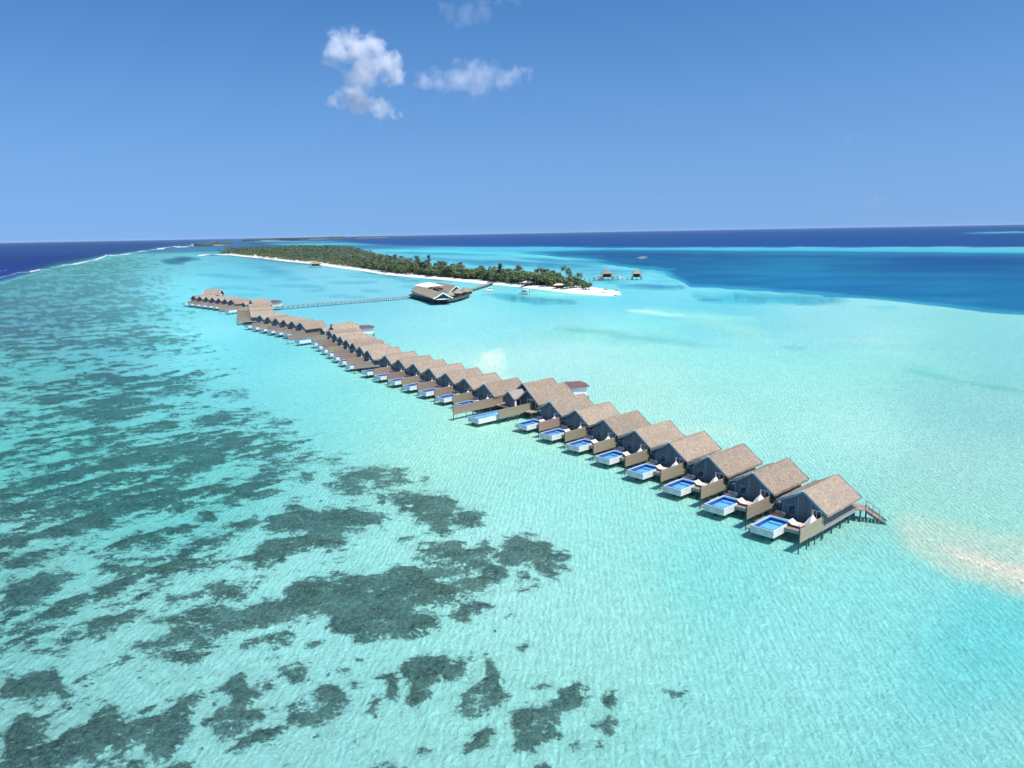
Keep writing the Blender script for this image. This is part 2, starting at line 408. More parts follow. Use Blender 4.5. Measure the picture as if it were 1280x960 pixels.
# streak helper
def streak(u0,v0,u1,v1,hw,col,al,soft=1.0,seed=0):
    t=np.clip((U-u0)/(u1-u0+1e-9),0,1); vc=v0+(v1-v0)*t
    w=hw*np.sqrt(np.clip(1-(2*np.clip((U-u0)/(u1-u0+1e-9),-0.2,1.2)-1)**2,0,1))
    dd=w-np.abs(V-vc+ (fbm(U*0.03+seed,V*0.2+seed)-0.5)*hw*1.6)
    over(sstep(dd,-soft*0.3*hw,soft*hw)*(w>0),col,al)
DEEP=(38,78,156); DEEPR=(36,117,172)
# left: reef flat darker towards the crest
cr=band([-400,0,70,140,200,250,262,300,420,500],[420,350,331,319,310.5,305,303.5,303,302.5,302])
over(sstep(V-cr,60,0)*sstep(U,330,180),(92,166,188),0.7)
over(sstep(V-cr+wob(1.5),-0.6,-3.5)*sstep(U,300,262),(38,76,154),1)
over(sstep(V-cr+wob(3,0.03,4),1.5,-1.5)*sstep(V-cr,-9,-2)*sstep(U,265,230),(58,120,150),0.7)
streak(199,326,240,324,3.2,(48,100,150),0.8,seed=3); streak(215,322,252,323,2.4,(48,100,150),0.75,seed=5); streak(205,328,232,328.5,1.6,(52,110,156),0.7,seed=8)
# left lagoon streaks round the row head
for k in range(46):
    u=random.uniform(240,560); v=random.uniform(322,372)
    if v<322+ (u-290)*0.11: continue
    streak(u,v,u+random.uniform(25,90),v+random.uniform(-1,3),random.uniform(0.7,2.2),(62,150,190),random.uniform(0.25,0.6),seed=k)
# far field behind the island
over(sstep(U,420,470)*sstep(V,hor+13.5,hor+15.5)*0+sstep(V-hor,19,14),(52,110,170),0.6*1)
deep1b=band([-400,262,300,380,430,460,520,600,700,760,1280,1700],[303,303,298,298.5,301,304,306,307,307.5,308.5,308,307])
over(sstep(V-deep1b+wob(0.5),0.5,-0.5),(40,112,178),1)
streak(330,304.2,470,305.5,1.6,(90,200,225),0.9); streak(300,301.5,420,302,0.8,(120,190,215),0.8)
streak(330,309,460,311,2.2,(60,150,190),0.7)
# two very distant shoals
streak(900,289.5,1060,287,0.8,(60,130,180),0.6); streak(1200,291.5,1330,289,1.1,(120,205,220),0.95); streak(560,291.5,800,290.5,0.7,(50,100,165),0.5)
# right deep lagoon
top=[(600,311.5),(740,309),(900,309.5),(1100,311),(1280,312.5),(1700,314)]
low=[(1700,430),(1280,391),(1231,387),(1175,381),(1119,375),(1062,370.5),(1010,366),(957,361),(900,357.5),(862,356),(850,349),(830,341),(800,336),(771,331),(742,324),(700,321),(640,317),(560,315)]
over(sstep(sdf_poly(U,V,top+low)+wob(2.4,0.012,9),-2.2,4.2),DEEPR,1)
over(sstep(fbm(U*0.006+3,V*0.16,4),0.50,0.72)*sstep(sdf_poly(U,V,top+low),2,8),(52,138,190),0.6)
over(sstep(fbm(U*0.005+13,V*0.2,4),0.52,0.7)*sstep(sdf_poly(U,V,top+low),2,8),(28,96,166),0.5)
over(sstep(V-band([560,760,1280,1700],[307,308.8,308,307]),0.2,1)*sstep(V-band([560,760,900,1280,1700],[318,311.8,312.8,316,318]),0.4,-0.4)*sstep(U,480,600),(88,180,226),0.92)
over(sstep(U,1050,1280)*sstep(V-314,-6,-3)*sstep(V-312,1.5,-1.5),(110,190,190),0.5)
for a in [(800,335.5,846,337,1.8,(96,208,224),0.9),(760,333,830,335,2.2,(96,205,224),0.85),(920,341,1290,346,2.2,(46,140,190),0.7),(860,339,1000,341,1.0,(46,140,190),0.6),
          (1060,342,1290,344,1.1,(60,156,190),0.5),(862,358,965,361.5,1.8,(90,205,228),0.9),(960,361,1080,370,1.6,(100,215,232),0.75),(1060,371,1290,390,2.0,(100,212,232),0.35),
          (862,371,1062,374,7.5,(50,150,190),0.8),(868,374.5,905,375.5,1.5,(36,110,150),0.8),(1080,383,1130,384,2,(80,180,210),0.5),
          (700,324.5,775,330,2.6,(86,196,222),0.8),(450,313,760,321,3.5,(98,212,230),0.7),(640,322,790,330,2.2,(38,120,176),0.7),(560,326,760,333,3.5,(40,118,176),0.75),
          (470,315,640,319,1.2,(44,120,176),0.7),(480,321,600,325,1.5,(46,122,178),0.6),(690,337,820,339,1.3,(44,124,170),0.7),(715,342,790,343,1.6,(54,140,180),0.6),
          (735,350.5,790,352.5,1.7,(48,130,170),0.75),(768,357,860,359,3.2,(36,104,156),0.85),(770,366.5,820,366,0.9,(80,170,195),0.6),(800,352,860,351,1.4,(60,160,195),0.6),
          (780,344.5,880,346,1.0,(50,140,180),0.5),(700,345.5,735,346,1.2,(60,150,190),0.5),(620,371,722,377,4.2,(56,142,180),0.85),(600,367,660,370,2.6,(60,150,188),0.7),
          (500,351,522,350.5,1.4,(50,130,160),0.7),(660,417,860,421,12,(130,206,212),0.5),(690,410,790,418,5,(108,178,190),0.7),(760,420,890,431,6,(108,180,194),0.7),(860,430,960,436,3.5,(122,200,210),0.5),
          (970,432,1012,435,1.8,(70,170,186),0.7),(1130,459,1180,465,4.5,(124,200,206),0.7),(1125,462,1200,474,3,(104,176,186),0.75),(1180,472,1285,490,3,(104,178,190),0.75)]:
    streak(*a)
# sand bars under a hand of water
for a in [(592,455,634,455,13,(240,240,232),0.75,1.6),(600,446,632,444,7,(248,242,236),0.8,1.6),(612,438,630,437,3,(236,240,234),0.6,1.6),(560,470,640,474,9,(205,236,222),0.8),(780,388,860,394,3.0,(226,242,238),0.85,1.2),(850,398,965,420,12,(192,224,216),0.55,1.6),
          (800,386,950,402,7,(176,234,226),0.5,1.2),(1030,424,1140,426,4,(196,226,218),0.5,1.5),(730,400,870,404,12,(160,238,234),0.4),(840,535,960,545,12,(206,238,230),0.6,1.4),(540,520,700,560,24,(182,238,222),0.35),
          (700,430,1240,470,40,(174,240,232),0.3,1.0),(640,365,760,369,3.0,(150,232,228),0.6)]:
    streak(*a)
bar=[(1108,640),(1122,672),(1148,696),(1180,713),(1231,731),(1282,747),(1500,800),(1500,640),(1290,640),(1180,618),(1120,610)]
s=sdf_poly(U,V,bar); over(sstep(s+wob(5,0.02,2),-14,14),(178,228,222),0.85)
bar2=[(1118,650),(1138,684),(1178,709),(1232,729),(1283,745),(1500,800),(1500,680),(1285,668),(1230,660),(1180,650),(1130,636)]
s2=sdf_poly(U,V,bar2); over(sstep(s2+wob(8,0.03,3),-7,7),(208,226,218),0.92)
bar3=[(1178,682),(1200,700),(1240,716),(1285,734),(1500,790),(1500,735),(1285,706),(1230,694),(1200,684)]
s3=sdf_poly(U,V,bar3); over(sstep(s3+wob(5,0.04,5),-6,6),(238,228,220),0.95)
over(sstep(sdf_poly(U,V,[(1100,600),(1300,560),(1500,600),(1500,690),(1290,670),(1180,650),(1110,640)]),-30,25),(172,224,220),0.6)
# patches of slightly different depth everywhere
dn=(fbm(GX*0.02,GY*0.02)-0.5)*24*sstep(V,hor+30,hor+90); C=C+dn[:,None]*np.array([1.0,0.5,0.5])
C=np.clip(C,4,250)
# ---- reef field
reef=np.full(len(U),-3.0); pad=40
U2=U+(fbm(GX*0.45,GY*0.45,4)-0.5)*26; V2=V+(fbm(GX*0.45+50,GY*0.45+9,4)-0.5)*18
for p in polys:
    reef=np.maximum(reef,np.clip(sdf_local(U2,V2,p,pad)/11.0-0.05,-3,0.55))
# density of the scattered growth on the reef flat
wx=(GX*math.cos(R(50))+GY*math.sin(R(50))); wy=(-GX*math.sin(R(50))+GY*math.cos(R(50)))
scat=fbm(wx*0.09,wy*0.22,5); scat2=fbm(wx*0.3+9,wy*0.7+5,4); scat3=fbm(wx*0.02+3,wy*0.05+8,3)
edge=np.interp(V,[300,330,380,400,440,470,500,560,600,680,760,960],[170,220,240,250,320,310,330,400,440,330,240,200])
dens=sstep(U,edge+70,edge-90)
farw=sstep(V,470,330)
f=0.45*scat+0.35*scat2+0.2*scat3
lo=(f-0.50)*8.5-0.02+ farw*0.35
field=np.where(dens>0,lo*1.0-(1-dens)*2.4,-3)
reef2=np.clip(field,-3,1)
reef2=np.where(V<cr+3,-3,reef2)
inpoly=reef.copy()
reef=np.maximum(reef,np.where(V<640,reef2,reef2-0.12*sstep(V,640,720)-0.5*sstep(U,420,560)))
# loose rubble by the bottom of the sheet
rub=(fbm(GX*0.9,GY*0.9,3)-0.82)*6-1.0*sstep(U,500,800)
reef=np.where(reef>-1,reef-0.42*sstep(fbm(GX*0.16+7,GY*0.16,3),0.48,0.72),reef)
reef=np.maximum(reef,np.where(V>600,np.clip(rub,-3,0.3),-3))
sparse=sstep(V,560,760)*sstep(sdf_poly(U,V,[(300,1300),(300,800),(560,640),(760,700),(1000,830),(1500,900),(1500,1300)]),-40,120)
reef=np.maximum(reef,-2.9+0.95*sparse+0.3*sparse*fbm(GX*0.08,GY*0.08,3))
faint=1-0.55*sstep(V,480,330)*1.0-0.12*sstep(V,700,480)
# keep the row of houses' water clear
# ---- tint of the sheet: sand is pale, water takes the rest (light goes through twice)
def linA(c): c=c/255.0; return np.where(c<=0.04045,c/12.92,((c+0.055)/1.055)**2.4)
SAND=np.array([0.86,0.85,0.80]); LIGHT=np.array([1.03,0.95,1.14])
CL=linA(C)
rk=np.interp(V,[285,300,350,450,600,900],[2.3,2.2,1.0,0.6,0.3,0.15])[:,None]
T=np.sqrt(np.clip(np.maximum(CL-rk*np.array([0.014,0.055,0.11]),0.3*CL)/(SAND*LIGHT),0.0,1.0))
lum=CL@np.array([0.2,0.6,0.2])
depth=np.interp(CL[:,0],[0.0,0.03,0.10,0.2,0.35,0.7],[9.0,6.0,1.4,0.6,0.45,0.3])
foam=np.zeros(len(U))
fb=fbm(U*0.07,V*0.1,5)
crf=band([-200,0,30,60,90,140,200,262,330],[372,348.5,340,335,331,319.5,310.8,304,303.2])
hw=np.interp(U,[-200,0,60,120,200,262],[1.2,1.1,0.95,1.15,1.0,0.8])
foam=np.maximum(foam,sstep(hw*np.clip((fb-0.34)*5,0.7,1.3)-np.abs(V-crf+(fbm(U*0.06+4,U*0+2)-0.5)*5),-0.3,0.9)*sstep(U,300,255))
crf2=crf-np.interp(U,[0,120,262],[9,6,2]); 
foam=np.maximum(foam,0.55*sstep(1.6*np.clip((fbm(U*0.05+40,V*0.2)-0.56)*8,0,1)-np.abs(V-crf2),-0.2,0.7)*sstep(U,200,120))
ff=band([1150,1179,1200,1230,1280,1400],[670,688,697,706,726,770])
fw=np.interp(U,[1150,1180,1200,1240,1290,1400],[0,0.9,1.9,2.2,1.9,1.6])
foam=np.maximum(foam,0.84*sstep(fw*np.clip((fbm(U*0.16,V*0.3,5)-0.34)*3.5,0.0,1.5)-np.abs(V-ff+(fbm(U*0.05+2,U*0)-0.5)*6),-0.5,1.5)*sstep(U,1165,1185))
foam=np.maximum(foam,0.7*sstep(1.5*np.clip((fbm(U*0.09+8,V*0.2)-0.5)*5,0,1)-np.abs(V-(698+(U-1265)*0.1)),-0.2,1)*sstep(U,1255,1268))
foam=np.maximum(foam,0.6*sstep(1.2-np.abs(V-(673+(U-1160)*0.3)),-0.2,1)*sstep(U,1150,1160)*sstep(U,1180,1168))
# ---- meshes
def ring_faces(NR,NA):
    i=np.arange(NR-1)[:,None]; j=np.arange(NA)[None,:]; j2=(j+1)%NA
    q=np.stack([i*NA+j,i*NA+j2,(i+1)*NA+j2,(i+1)*NA+j],-1).reshape(-1,4)
    return q[:,::-1]
faces=ring_faces(NR,NA)
def sheet(name,Z,mat,attrs):
    me=bpy.data.meshes.new(name); n=len(GX)
    me.vertices.add(n); co=np.stack([GX,GY,Z],-1).astype(np.float32); me.vertices.foreach_set('co',co.ravel())
    nf=len(faces); me.loops.add(nf*4); me.loops.foreach_set('vertex_index',faces.ravel().astype(np.int32))
    me.polygons.add(nf); me.polygons.foreach_set('loop_start',np.arange(0,nf*4,4,dtype=np.int32)); 
    me.polygons.foreach_set('use_smooth',np.ones(nf,bool))
    me.update(); me.validate()
    for k,a in attrs.items():
        if a.ndim==2:
            at_=me.attributes.new(k,'FLOAT_COLOR','POINT'); at_.data.foreach_set('color',np.concatenate([a,np.ones((n,1))],1).astype(np.float32).ravel())
        else:
            at_=me.attributes.new(k,'FLOAT','POINT'); at_.data.foreach_set('value',a.astype(np.float32))
    me.materials.append(mat)
    o=bpy.data.objects.new(name,me); COL.objects.link(o); return tag(o,kind='structure')
# seabed material
t=NT('sand_and_reef'); pos=t.n('ShaderNodeNewGeometry').outputs['Position']
rf=t.attr('reef').outputs['Fac']
pr=t.mapping(pos,rot=(0,0,R(-50)),scale=(0.55,1,1))
n1=t.noise(pr,0.5,8,0.74,0.3); n2=t.noise(pos,0.95,9,0.82); 
n3=t.noise(pos,2.1,5,0.75)
e=t.math('ADD',t.math('ADD',rf,t.math('MULTIPLY',t.math('SUBTRACT',n3,0.5),2.3)),t.math('ADD',t.math('MULTIPLY',t.math('SUBTRACT',n1,0.5),3.1),t.math('MULTIPLY',t.math('SUBTRACT',n2,0.5),3.4)))
thin=t.mapr(t.noise(pos,0.22,4,0.65),0.40,0.64,1.0,0.84)
mask=t.math('MULTIPLY',t.mapr(e,-0.15,0.28),t.math('MULTIPLY',thin,t.attr('faint').outputs['Fac']))
halo=t.mapr(e,-0.9,0.1)
sandn=t.noise(pos,0.9,6,0.7); caustic_fleck=t.noise(pos,2.6,6,0.85)
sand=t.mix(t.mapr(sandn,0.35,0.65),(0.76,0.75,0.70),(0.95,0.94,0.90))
sand=t.mix(t.math('MULTIPLY',t.mapr(caustic_fleck,0.50,0.66),0.75),sand,(0.58,0.62,0.57))  # flecks put the sparkle of caustic light into the sand colour
sand=t.mix(t.math('MULTIPLY',halo,0.28),sand,(0.42,0.43,0.33))
rn=t.noise(pos,1.9,8,0.82); rv=t.n('ShaderNodeTexVoronoi'); t.set(rv.inputs['Vector'],pos); rv.inputs['Scale'].default_value=1.7
reefc=t.mix(t.mapr(rn,0.40,0.60),(0.045,0.048,0.04),(0.31,0.295,0.24))
reefc=t.mix(t.math('MULTIPLY',t.mapr(t.noise(pos,3.5,4,0.8),0.56,0.70),0.7),reefc,(0.50,0.49,0.42))
reefc=t.mix(t.math('MULTIPLY',t.mapr(rv.outputs[0],0.0,0.35,1,0),0.5),reefc,(0.03,0.035,0.03))
reefc=t.mix(t.math('MULTIPLY',t.mapr(t.noise(pos,0.16,3,0.6),0.45,0.65),0.55),reefc,t.mix(t.mapr(rn,0.40,0.60),(0.05,0.042,0.022),(0.30,0.25,0.14)))
reefc=t.mix(0.12,reefc,(0.02,0.025,0.02))
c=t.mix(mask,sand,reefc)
# sand ripple bump, with cell ridges and fine noise imitating the caustic light web
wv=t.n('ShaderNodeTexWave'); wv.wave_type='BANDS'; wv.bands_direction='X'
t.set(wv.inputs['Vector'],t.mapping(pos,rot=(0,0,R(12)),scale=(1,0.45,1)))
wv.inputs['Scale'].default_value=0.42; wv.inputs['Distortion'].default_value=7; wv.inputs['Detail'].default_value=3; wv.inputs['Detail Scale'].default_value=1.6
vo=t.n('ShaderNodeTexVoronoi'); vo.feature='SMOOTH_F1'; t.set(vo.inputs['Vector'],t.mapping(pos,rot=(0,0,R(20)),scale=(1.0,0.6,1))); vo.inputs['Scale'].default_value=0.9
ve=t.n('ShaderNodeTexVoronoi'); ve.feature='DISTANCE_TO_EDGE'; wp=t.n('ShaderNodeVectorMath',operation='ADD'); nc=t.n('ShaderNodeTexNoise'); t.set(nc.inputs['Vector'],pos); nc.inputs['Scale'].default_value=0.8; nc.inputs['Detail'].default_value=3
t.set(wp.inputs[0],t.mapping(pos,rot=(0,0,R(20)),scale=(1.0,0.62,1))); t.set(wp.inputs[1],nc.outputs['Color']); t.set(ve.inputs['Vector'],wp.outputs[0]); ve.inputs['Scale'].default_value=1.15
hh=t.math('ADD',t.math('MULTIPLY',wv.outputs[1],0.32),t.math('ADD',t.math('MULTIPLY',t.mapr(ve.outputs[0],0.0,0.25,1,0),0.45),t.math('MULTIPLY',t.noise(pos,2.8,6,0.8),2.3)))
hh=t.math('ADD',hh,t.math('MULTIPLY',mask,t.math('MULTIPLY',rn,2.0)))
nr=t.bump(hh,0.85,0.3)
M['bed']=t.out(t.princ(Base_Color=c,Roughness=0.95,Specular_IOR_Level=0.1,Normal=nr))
# water material
t=NT('sea_water'); pos=t.n('ShaderNodeNewGeometry').outputs['Position']
tint=t.attr('tint').outputs['Color']; fo=t.attr('foam').outputs['Fac']
w1=t.noise(t.mapping(pos,rot=(0,0,R(25)),scale=(1,0.5,1)),1.4,5,0.65)
w2=t.noise(t.mapping(pos,rot=(0,0,R(-10)),scale=(1,0.6,1)),0.28,4,0.6)
hh=t.math('ADD',t.math('MULTIPLY',w1,0.35),t.math('MULTIPLY',w2,1.0))
nrm=t.bump(hh,0.75,0.28)
tr=t.n('ShaderNodeBsdfTransparent')
# ripple sparkle painted into the water tint: crests darker, troughs brighter
crest=t.mapr(w1,0.35,0.68,1.06,0.93)
hv=t.n('ShaderNodeHueSaturation'); t.set(hv.inputs['Color'],tint); t.set(hv.inputs['Value'],crest)
t.set(tr.inputs[0],hv.outputs[0])
gl=t.n('ShaderNodeBsdfGlossy'); gl.inputs['Roughness'].default_value=0.12; t.set(gl.inputs['Normal'],nrm)
fr=t.n('ShaderNodeFresnel'); fr.inputs[0].default_value=1.33; t.set(fr.inputs['Normal'],nrm)
k=t.math('MINIMUM',fr.outputs[0],0.125)
ms=t.n('ShaderNodeMixShader'); t.set(ms.inputs[0],k); t.set(ms.inputs[1],tr.outputs[0]); t.set(ms.inputs[2],gl.outputs[0])
df=t.n('ShaderNodeBsdfDiffuse'); df.inputs[0].default_value=(0.82,0.84,0.84,1)
fm=t.mapr(t.math('ADD',fo,t.math('MULTIPLY',t.math('SUBTRACT',t.noise(pos,1.6,8,0.85),0.5),2.6)),0.40,1.35)
fm=t.math('MULTIPLY',fm,t.math('GREATER_THAN',fo,0.02))
m2=t.n('ShaderNodeMixShader'); t.set(m2.inputs[0],fm); t.set(m2.inputs[1],ms.outputs[0]); t.set(m2.inputs[2],df.outputs[0])
M['sea']=t.out(m2.outputs[0])
bedz=-depth+np.clip(reef,0,0.6)*0.5
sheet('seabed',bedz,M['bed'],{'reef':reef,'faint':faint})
sheet('sea_water',np.zeros_like(GX),M['sea'],{'tint':T,'foam':foam})
# ------------------------------------------------------------------ roofs
def roof_mesh(x0,x1,prof,thick,seed=0,jit=0.035,step=0.55):
    """thatch slab: profile (y,z) from right eave over the ridge to left eave"""
    rnd=random.Random(seed); pts=[]
    for (ya,za),(yb,zb) in zip(prof[:-1],prof[1:]):
        L=math.hypot(yb-ya,zb-za); n=max(1,int(L/step))
        for k in range(n): pts.append((ya+(yb-ya)*k/n,za+(zb-za)*k/n))
    pts.append(prof[-1]); nx=max(2,int((x1-x0)/step)); m=MB(); P=[]
    for i in range(nx+1):
        x=x0+(x1-x0)*i/nx
        for j,(y,z) in enumerate(pts):
            edge=(i in(0,nx)); ex=rnd.uniform(-0.06,0.06) if edge else 0
            ey=rnd.uniform(-0.05,0.05) if j in (0,len(pts)-1) else 0
            P.append((x+ex,y+ey,z+rnd.uniform(-jit,jit)))
    n=len(pts); fs=[(i*n+j,(i+1)*n+j,(i+1)*n+j+1,i*n+j+1) for i in range(nx) for j in range(n-1)]
    o=len(P); P+=[(x,y,z-thick) for x,y,z in P]
    fs+=[tuple(o+q for q in f[::-1]) for f in fs]
    for i in range(nx):
        fs.append((i*n,i*n+o,(i+1)*n+o,(i+1)*n)); fs.append(((i+1)*n+n-1,(i+1)*n+n-1+o,i*n+n-1+o,i*n+n-1))
    for j in range(n-1):
        fs.append((j,j+1,j+1+o,j+o)); a=nx*n; fs.append((a+j+o,a+j+1+o,a+j+1,a+j))
    m.add(P,fs); return m
def barge(x,prof,w,th,lift=0.02,clip=None):
    m=MB()
    for (ya,za),(yb,zb) in zip(prof[:-1],prof[1:]):
        m.bar((x,ya,za-w/2+lift),(x,yb,zb-w/2+lift),th,w)
    return m
# ------------------------------------------------------------------ water villa
ZD=1.3
def make_villa(rl=9.5,screen='screen',roofdx=0.0):
    r=empty('water_villa',(0,0,0))
    X1=16.1+roofdx
    # deck
    m=MB(); m.box(3.0,5.55,0.1,3.66,ZD-0.16,ZD); m.box(5.553,X1+1.0,0.1,7.4,ZD-0.16,ZD); m.box(0.7,3.0,7.15,7.9,ZD-0.62,ZD-0.5); m.box(3.003,5.5,7.15,7.9,ZD-0.32,ZD-0.2)
    m.build('deck',M['deck'],r)
    m=MB(); m.box(2.98,3.10,0.06,3.45,ZD-0.42,ZD-0.165); m.box(3.1,X1,0.03,0.12,ZD-0.42,ZD-0.165); m.build('deck_beam',M['fascia'],r)
    for px_,py_ in ((3.4,0.4),(3.4,3.0),(7,0.3),(7,5.9),(9.6,0.3),(12.2,0.3),(14.8,0.3),(12.2,5.9),(15.6,5.9)):
        MB().tube((px_,py_,-1.9),(px_,py_,ZD-0.165),0.13,0.12,8).build('post',M['post'],r)
    # walls
    yr,yl=0.25,6.1; xf,xb=6.75,X1-0.5; zr,yR=5.85,2.8
    rs=lambda y:(zr-0.42)-abs(y-yR)*(0.82 if y<yR else 0.62)
    MB().extx([(yr,ZD),(yr,rs(yr)),(yR,rs(yR)),(yl,rs(yl)),(yl,ZD)],xf,xf+0.15).build('gable_wall',M['siding'],r)
    MB().extx([(yr,ZD),(yr,rs(yr)),(yR,rs(yR)),(yl,rs(yl)),(yl,ZD)],xb,xb+0.15).build('gable_wall',M['siding'],r)
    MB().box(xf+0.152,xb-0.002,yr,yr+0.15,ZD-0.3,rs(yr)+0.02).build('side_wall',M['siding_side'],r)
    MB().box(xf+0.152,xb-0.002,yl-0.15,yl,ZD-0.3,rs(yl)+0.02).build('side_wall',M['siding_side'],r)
    # vertical battens on the front
    for y in (1.9,3.7,5.9): MB().box(xf-0.04,xf-0.003,y-0.05,y+0.05,ZD,rs(y)-0.05).build('batten',M['fascia'],r)
    # roof
    prof=[(-0.7,3.32),(0.2,3.92),(yR,zr),(4.6,4.7),(6.5,3.85)]
    roof_mesh(6.0,X1,prof,0.34,seed=5).build('roof',M['thatch'],r)
    roof=[o for o in COL.objects if o.parent==r][-1]
    barge(5.93,prof,0.30,0.08,0.03).build('barge_board',M['fascia'],roof)
    barge(X1+0.07,prof,0.30,0.08,0.03).build('barge_board',M['fascia'],roof)
    m=MB(); m.extx([(yR-0.32,zr-0.24),(yR,zr+0.06),(yR+0.34,zr-0.16),(yR+0.3,zr-0.22),(yR,zr+0.0),(yR-0.28,zr-0.3)],6.2,X1-0.1); m.build('ridge_cap',M['thatch'],roof)
    m=MB(); m.bar((5.86,yR-0.1,zr+0.02),(5.86,yR+1.2,zr-0.68),0.12,0.2); m.build('ridge_end',M['white'],roof)
    # glazed door
    d=MB()
    for y in (0.42,1.05,1.72): d.box(xf-0.07,xf-0.003,y,y+0.09,ZD,ZD+1.92)
    d.box(xf-0.07,xf-0.003,0.42,1.81,ZD+1.92,ZD+2.02)
    dr=d.build('glass_door',M['white'],r)
    MB().box(xf-0.03,xf-0.006,0.51,1.05,ZD+0.02,ZD+1.92).build('pane',M['glass'],dr)
    MB().box(xf-0.03,xf-0.006,1.14,1.72,ZD+0.02,ZD+1.92).build('pane',M['glass'],dr)
    w=MB(); w.box(xf-0.05,xf-0.003,3.98,5.12,ZD+0.5,ZD+0.6); w.box(xf-0.05,xf-0.003,3.98,5.12,ZD+1.85,ZD+1.93)
    for y in (3.98,5.03): w.box(xf-0.05,xf-0.003,y,y+0.09,ZD+0.6,ZD+1.85)
    wi=w.build('window',M['fascia'],r); MB().box(xf-0.025,xf-0.006,4.07,5.03,ZD+0.6,ZD+1.85).build('pane',M['glass'],wi)
    # outdoor bath nook wall and porch behind
    MB().box(6.9,7.05,6.3,7.3,ZD,ZD+1.7).build('garden_wall',M['siding'],r)
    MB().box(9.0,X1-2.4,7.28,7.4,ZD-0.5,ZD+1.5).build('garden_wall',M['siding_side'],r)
    m=MB(); m.add([(X1-3.2,4.9,3.75),(X1+0.9,4.9,3.75),(X1+0.9,7.7,3.0),(X1-3.2,7.7,3.0),(X1-3.2,4.9,3.6),(X1+0.9,4.9,3.6),(X1+0.9,7.7,2.85),(X1-3.2,7.7,2.85)],
        [(0,1,2,3),(7,6,5,4),(0,4,5,1),(1,5,6,2),(2,6,7,3),(3,7,4,0)]); m.build('entrance_roof',M['porch'],r)
    # privacy screen
    s=MB(); s.box(0.0,6.4,-0.05,0.05,ZD-0.25,2.92); sc_=s.build('privacy_screen',M[screen],r)
    for x in (0.03,2.2,4.4,6.25): MB().box(x-0.06,x+0.06,0.052,0.17,-1.9,2.85).build('screen_post',M['post'],sc_)
    # plunge pool: tub with a sunken tank
    x0,x1,y0,y1=0.3,5.54,3.7,7.0; z0,z1=0.52,1.5; wt=0.14
    m=MB(); m.box(x0,x1,y0,y0+wt,z0,z1); m.box(x0,x1,y1-wt,y1,z0,z1); m.box(x0,x0+wt,y0+wt,y1-wt,z0,z1); m.box(x1-wt,x1,y0+wt,y1-wt,z0,z1)
    m.box(x0+wt,x1-wt,y0+wt,y1-wt,z0,z0+0.15)
    tub=m.build('pool_tub',M['tub'],r)
    m=MB(); a=0.143
    m.box(x0+0.50,x1-a,y0+a,y0+0.34,z1-0.057,z1-0.02); m.box(x0+0.50,x1-a,y1-0.34,y1-a,z1-0.057,z1-0.02); m.box(x1-0.75,x1-a,y0+0.342,y1-0.342,z1-0.057,z1-0.02)
    MB().box(x0+a,x0+0.497,y0+a,y1-a,z1-0.057,z1-0.035).build('overflow_gutter',M['tilenavy'],tub)
    m.build('coping',M['tile'],tub)
    m=MB(); e0=wt+0.003
    m.box(x0+e0,x1-e0,y0+e0,y1-e0,z0+0.153,z1-0.55); m.box(x1-1.7,x1-1.1,y0+0.9,y1-0.6,z1-0.547,z1-0.3); m.build('tank_floor',M['tiledeep'],tub)
    m=MB()
    m.box(x0+e0,x1-e0,y0+e0,y0+0.30,z1-0.547,z1-0.06); m.box(x0+e0,x1-e0,y1-0.30,y1-e0,z1-0.547,z1-0.06); m.box(x0+e0,x0+0.30,y0+0.303,y1-0.303,z1-0.547,z1-0.06); m.box(x1-0.72,x1-e0,y0+0.303,y1-0.303,z1-0.547,z1-0.06)
    m.build('tank_lining',M['tilenavy'],tub)
    MB().add([(x0+0.305,y0+0.307,z1-0.10),(x1-0.725,y0+0.307,z1-0.12),(x1-0.725,y1-0.307,z1-0.12),(x0+0.305,y1-0.307,z1-0.12)],[(0,1,2,3)]).build('pool_water',M['poolwater'],tub)
    MB().box(x1-0.9,x1-0.76,y0+0.9,y1-0.5,z1-0.14,z1+0.02).build('seat_bar',M['tilenavy'],tub)
    for px_,py_ in ((1.9,4.7),(1.9,6.1),(4.4,4.7),(4.4,6.1)):
        MB().tube((px_,py_,-1.9),(px_,py_,z0-0.003),0.14,0.14,8).build('post',M['post'],r)
    return r
# deck furniture
def make_canopy():
    r=empty('canvas_canopy',(0,0,0)); m=MB(); m.sm=False
    n=12; rings=[]
    for rr,z in ((1.05,0.12),(0.82,0.55),(0.48,1.1),(0.22,1.65),(0.06,2.15)):
        rings.append([((rr*(1+0.13*(-1)**k if rr>0.3 else rr))*math.cos(2*math.pi*k/n),(rr*(1+0.13*(-1)**k if rr>0.3 else rr))*math.sin(2*math.pi*k/n),z) for k in range(n)])
    m.loft(rings); m.build('canopy',M['canvas'],r)
    MB().tube((0,0,0.0),(0,0,2.35),0.03).build('mast',M['white'],r)
    m=MB(); m.loft([[(0.55*q*math.cos(k*math.pi/4)-0.1,0.3*q*math.sin(k*math.pi/4)-0.72,z) for k in range(8)] for q,z in ((0.8,0.02),(1,0.15),(0.8,0.3))]); m.build('cushion',M['black'],r)
    m=MB(); m.loft([[(0.35*q*math.cos(k*math.pi/4)-0.7,0.35*q*math.sin(k*math.pi/4)+0.35,z) for k in range(8)] for q,z in ((0.8,0.02),(1,0.15),(0.8,0.3))]); m.build('cushion',M['black'],r)
    return r
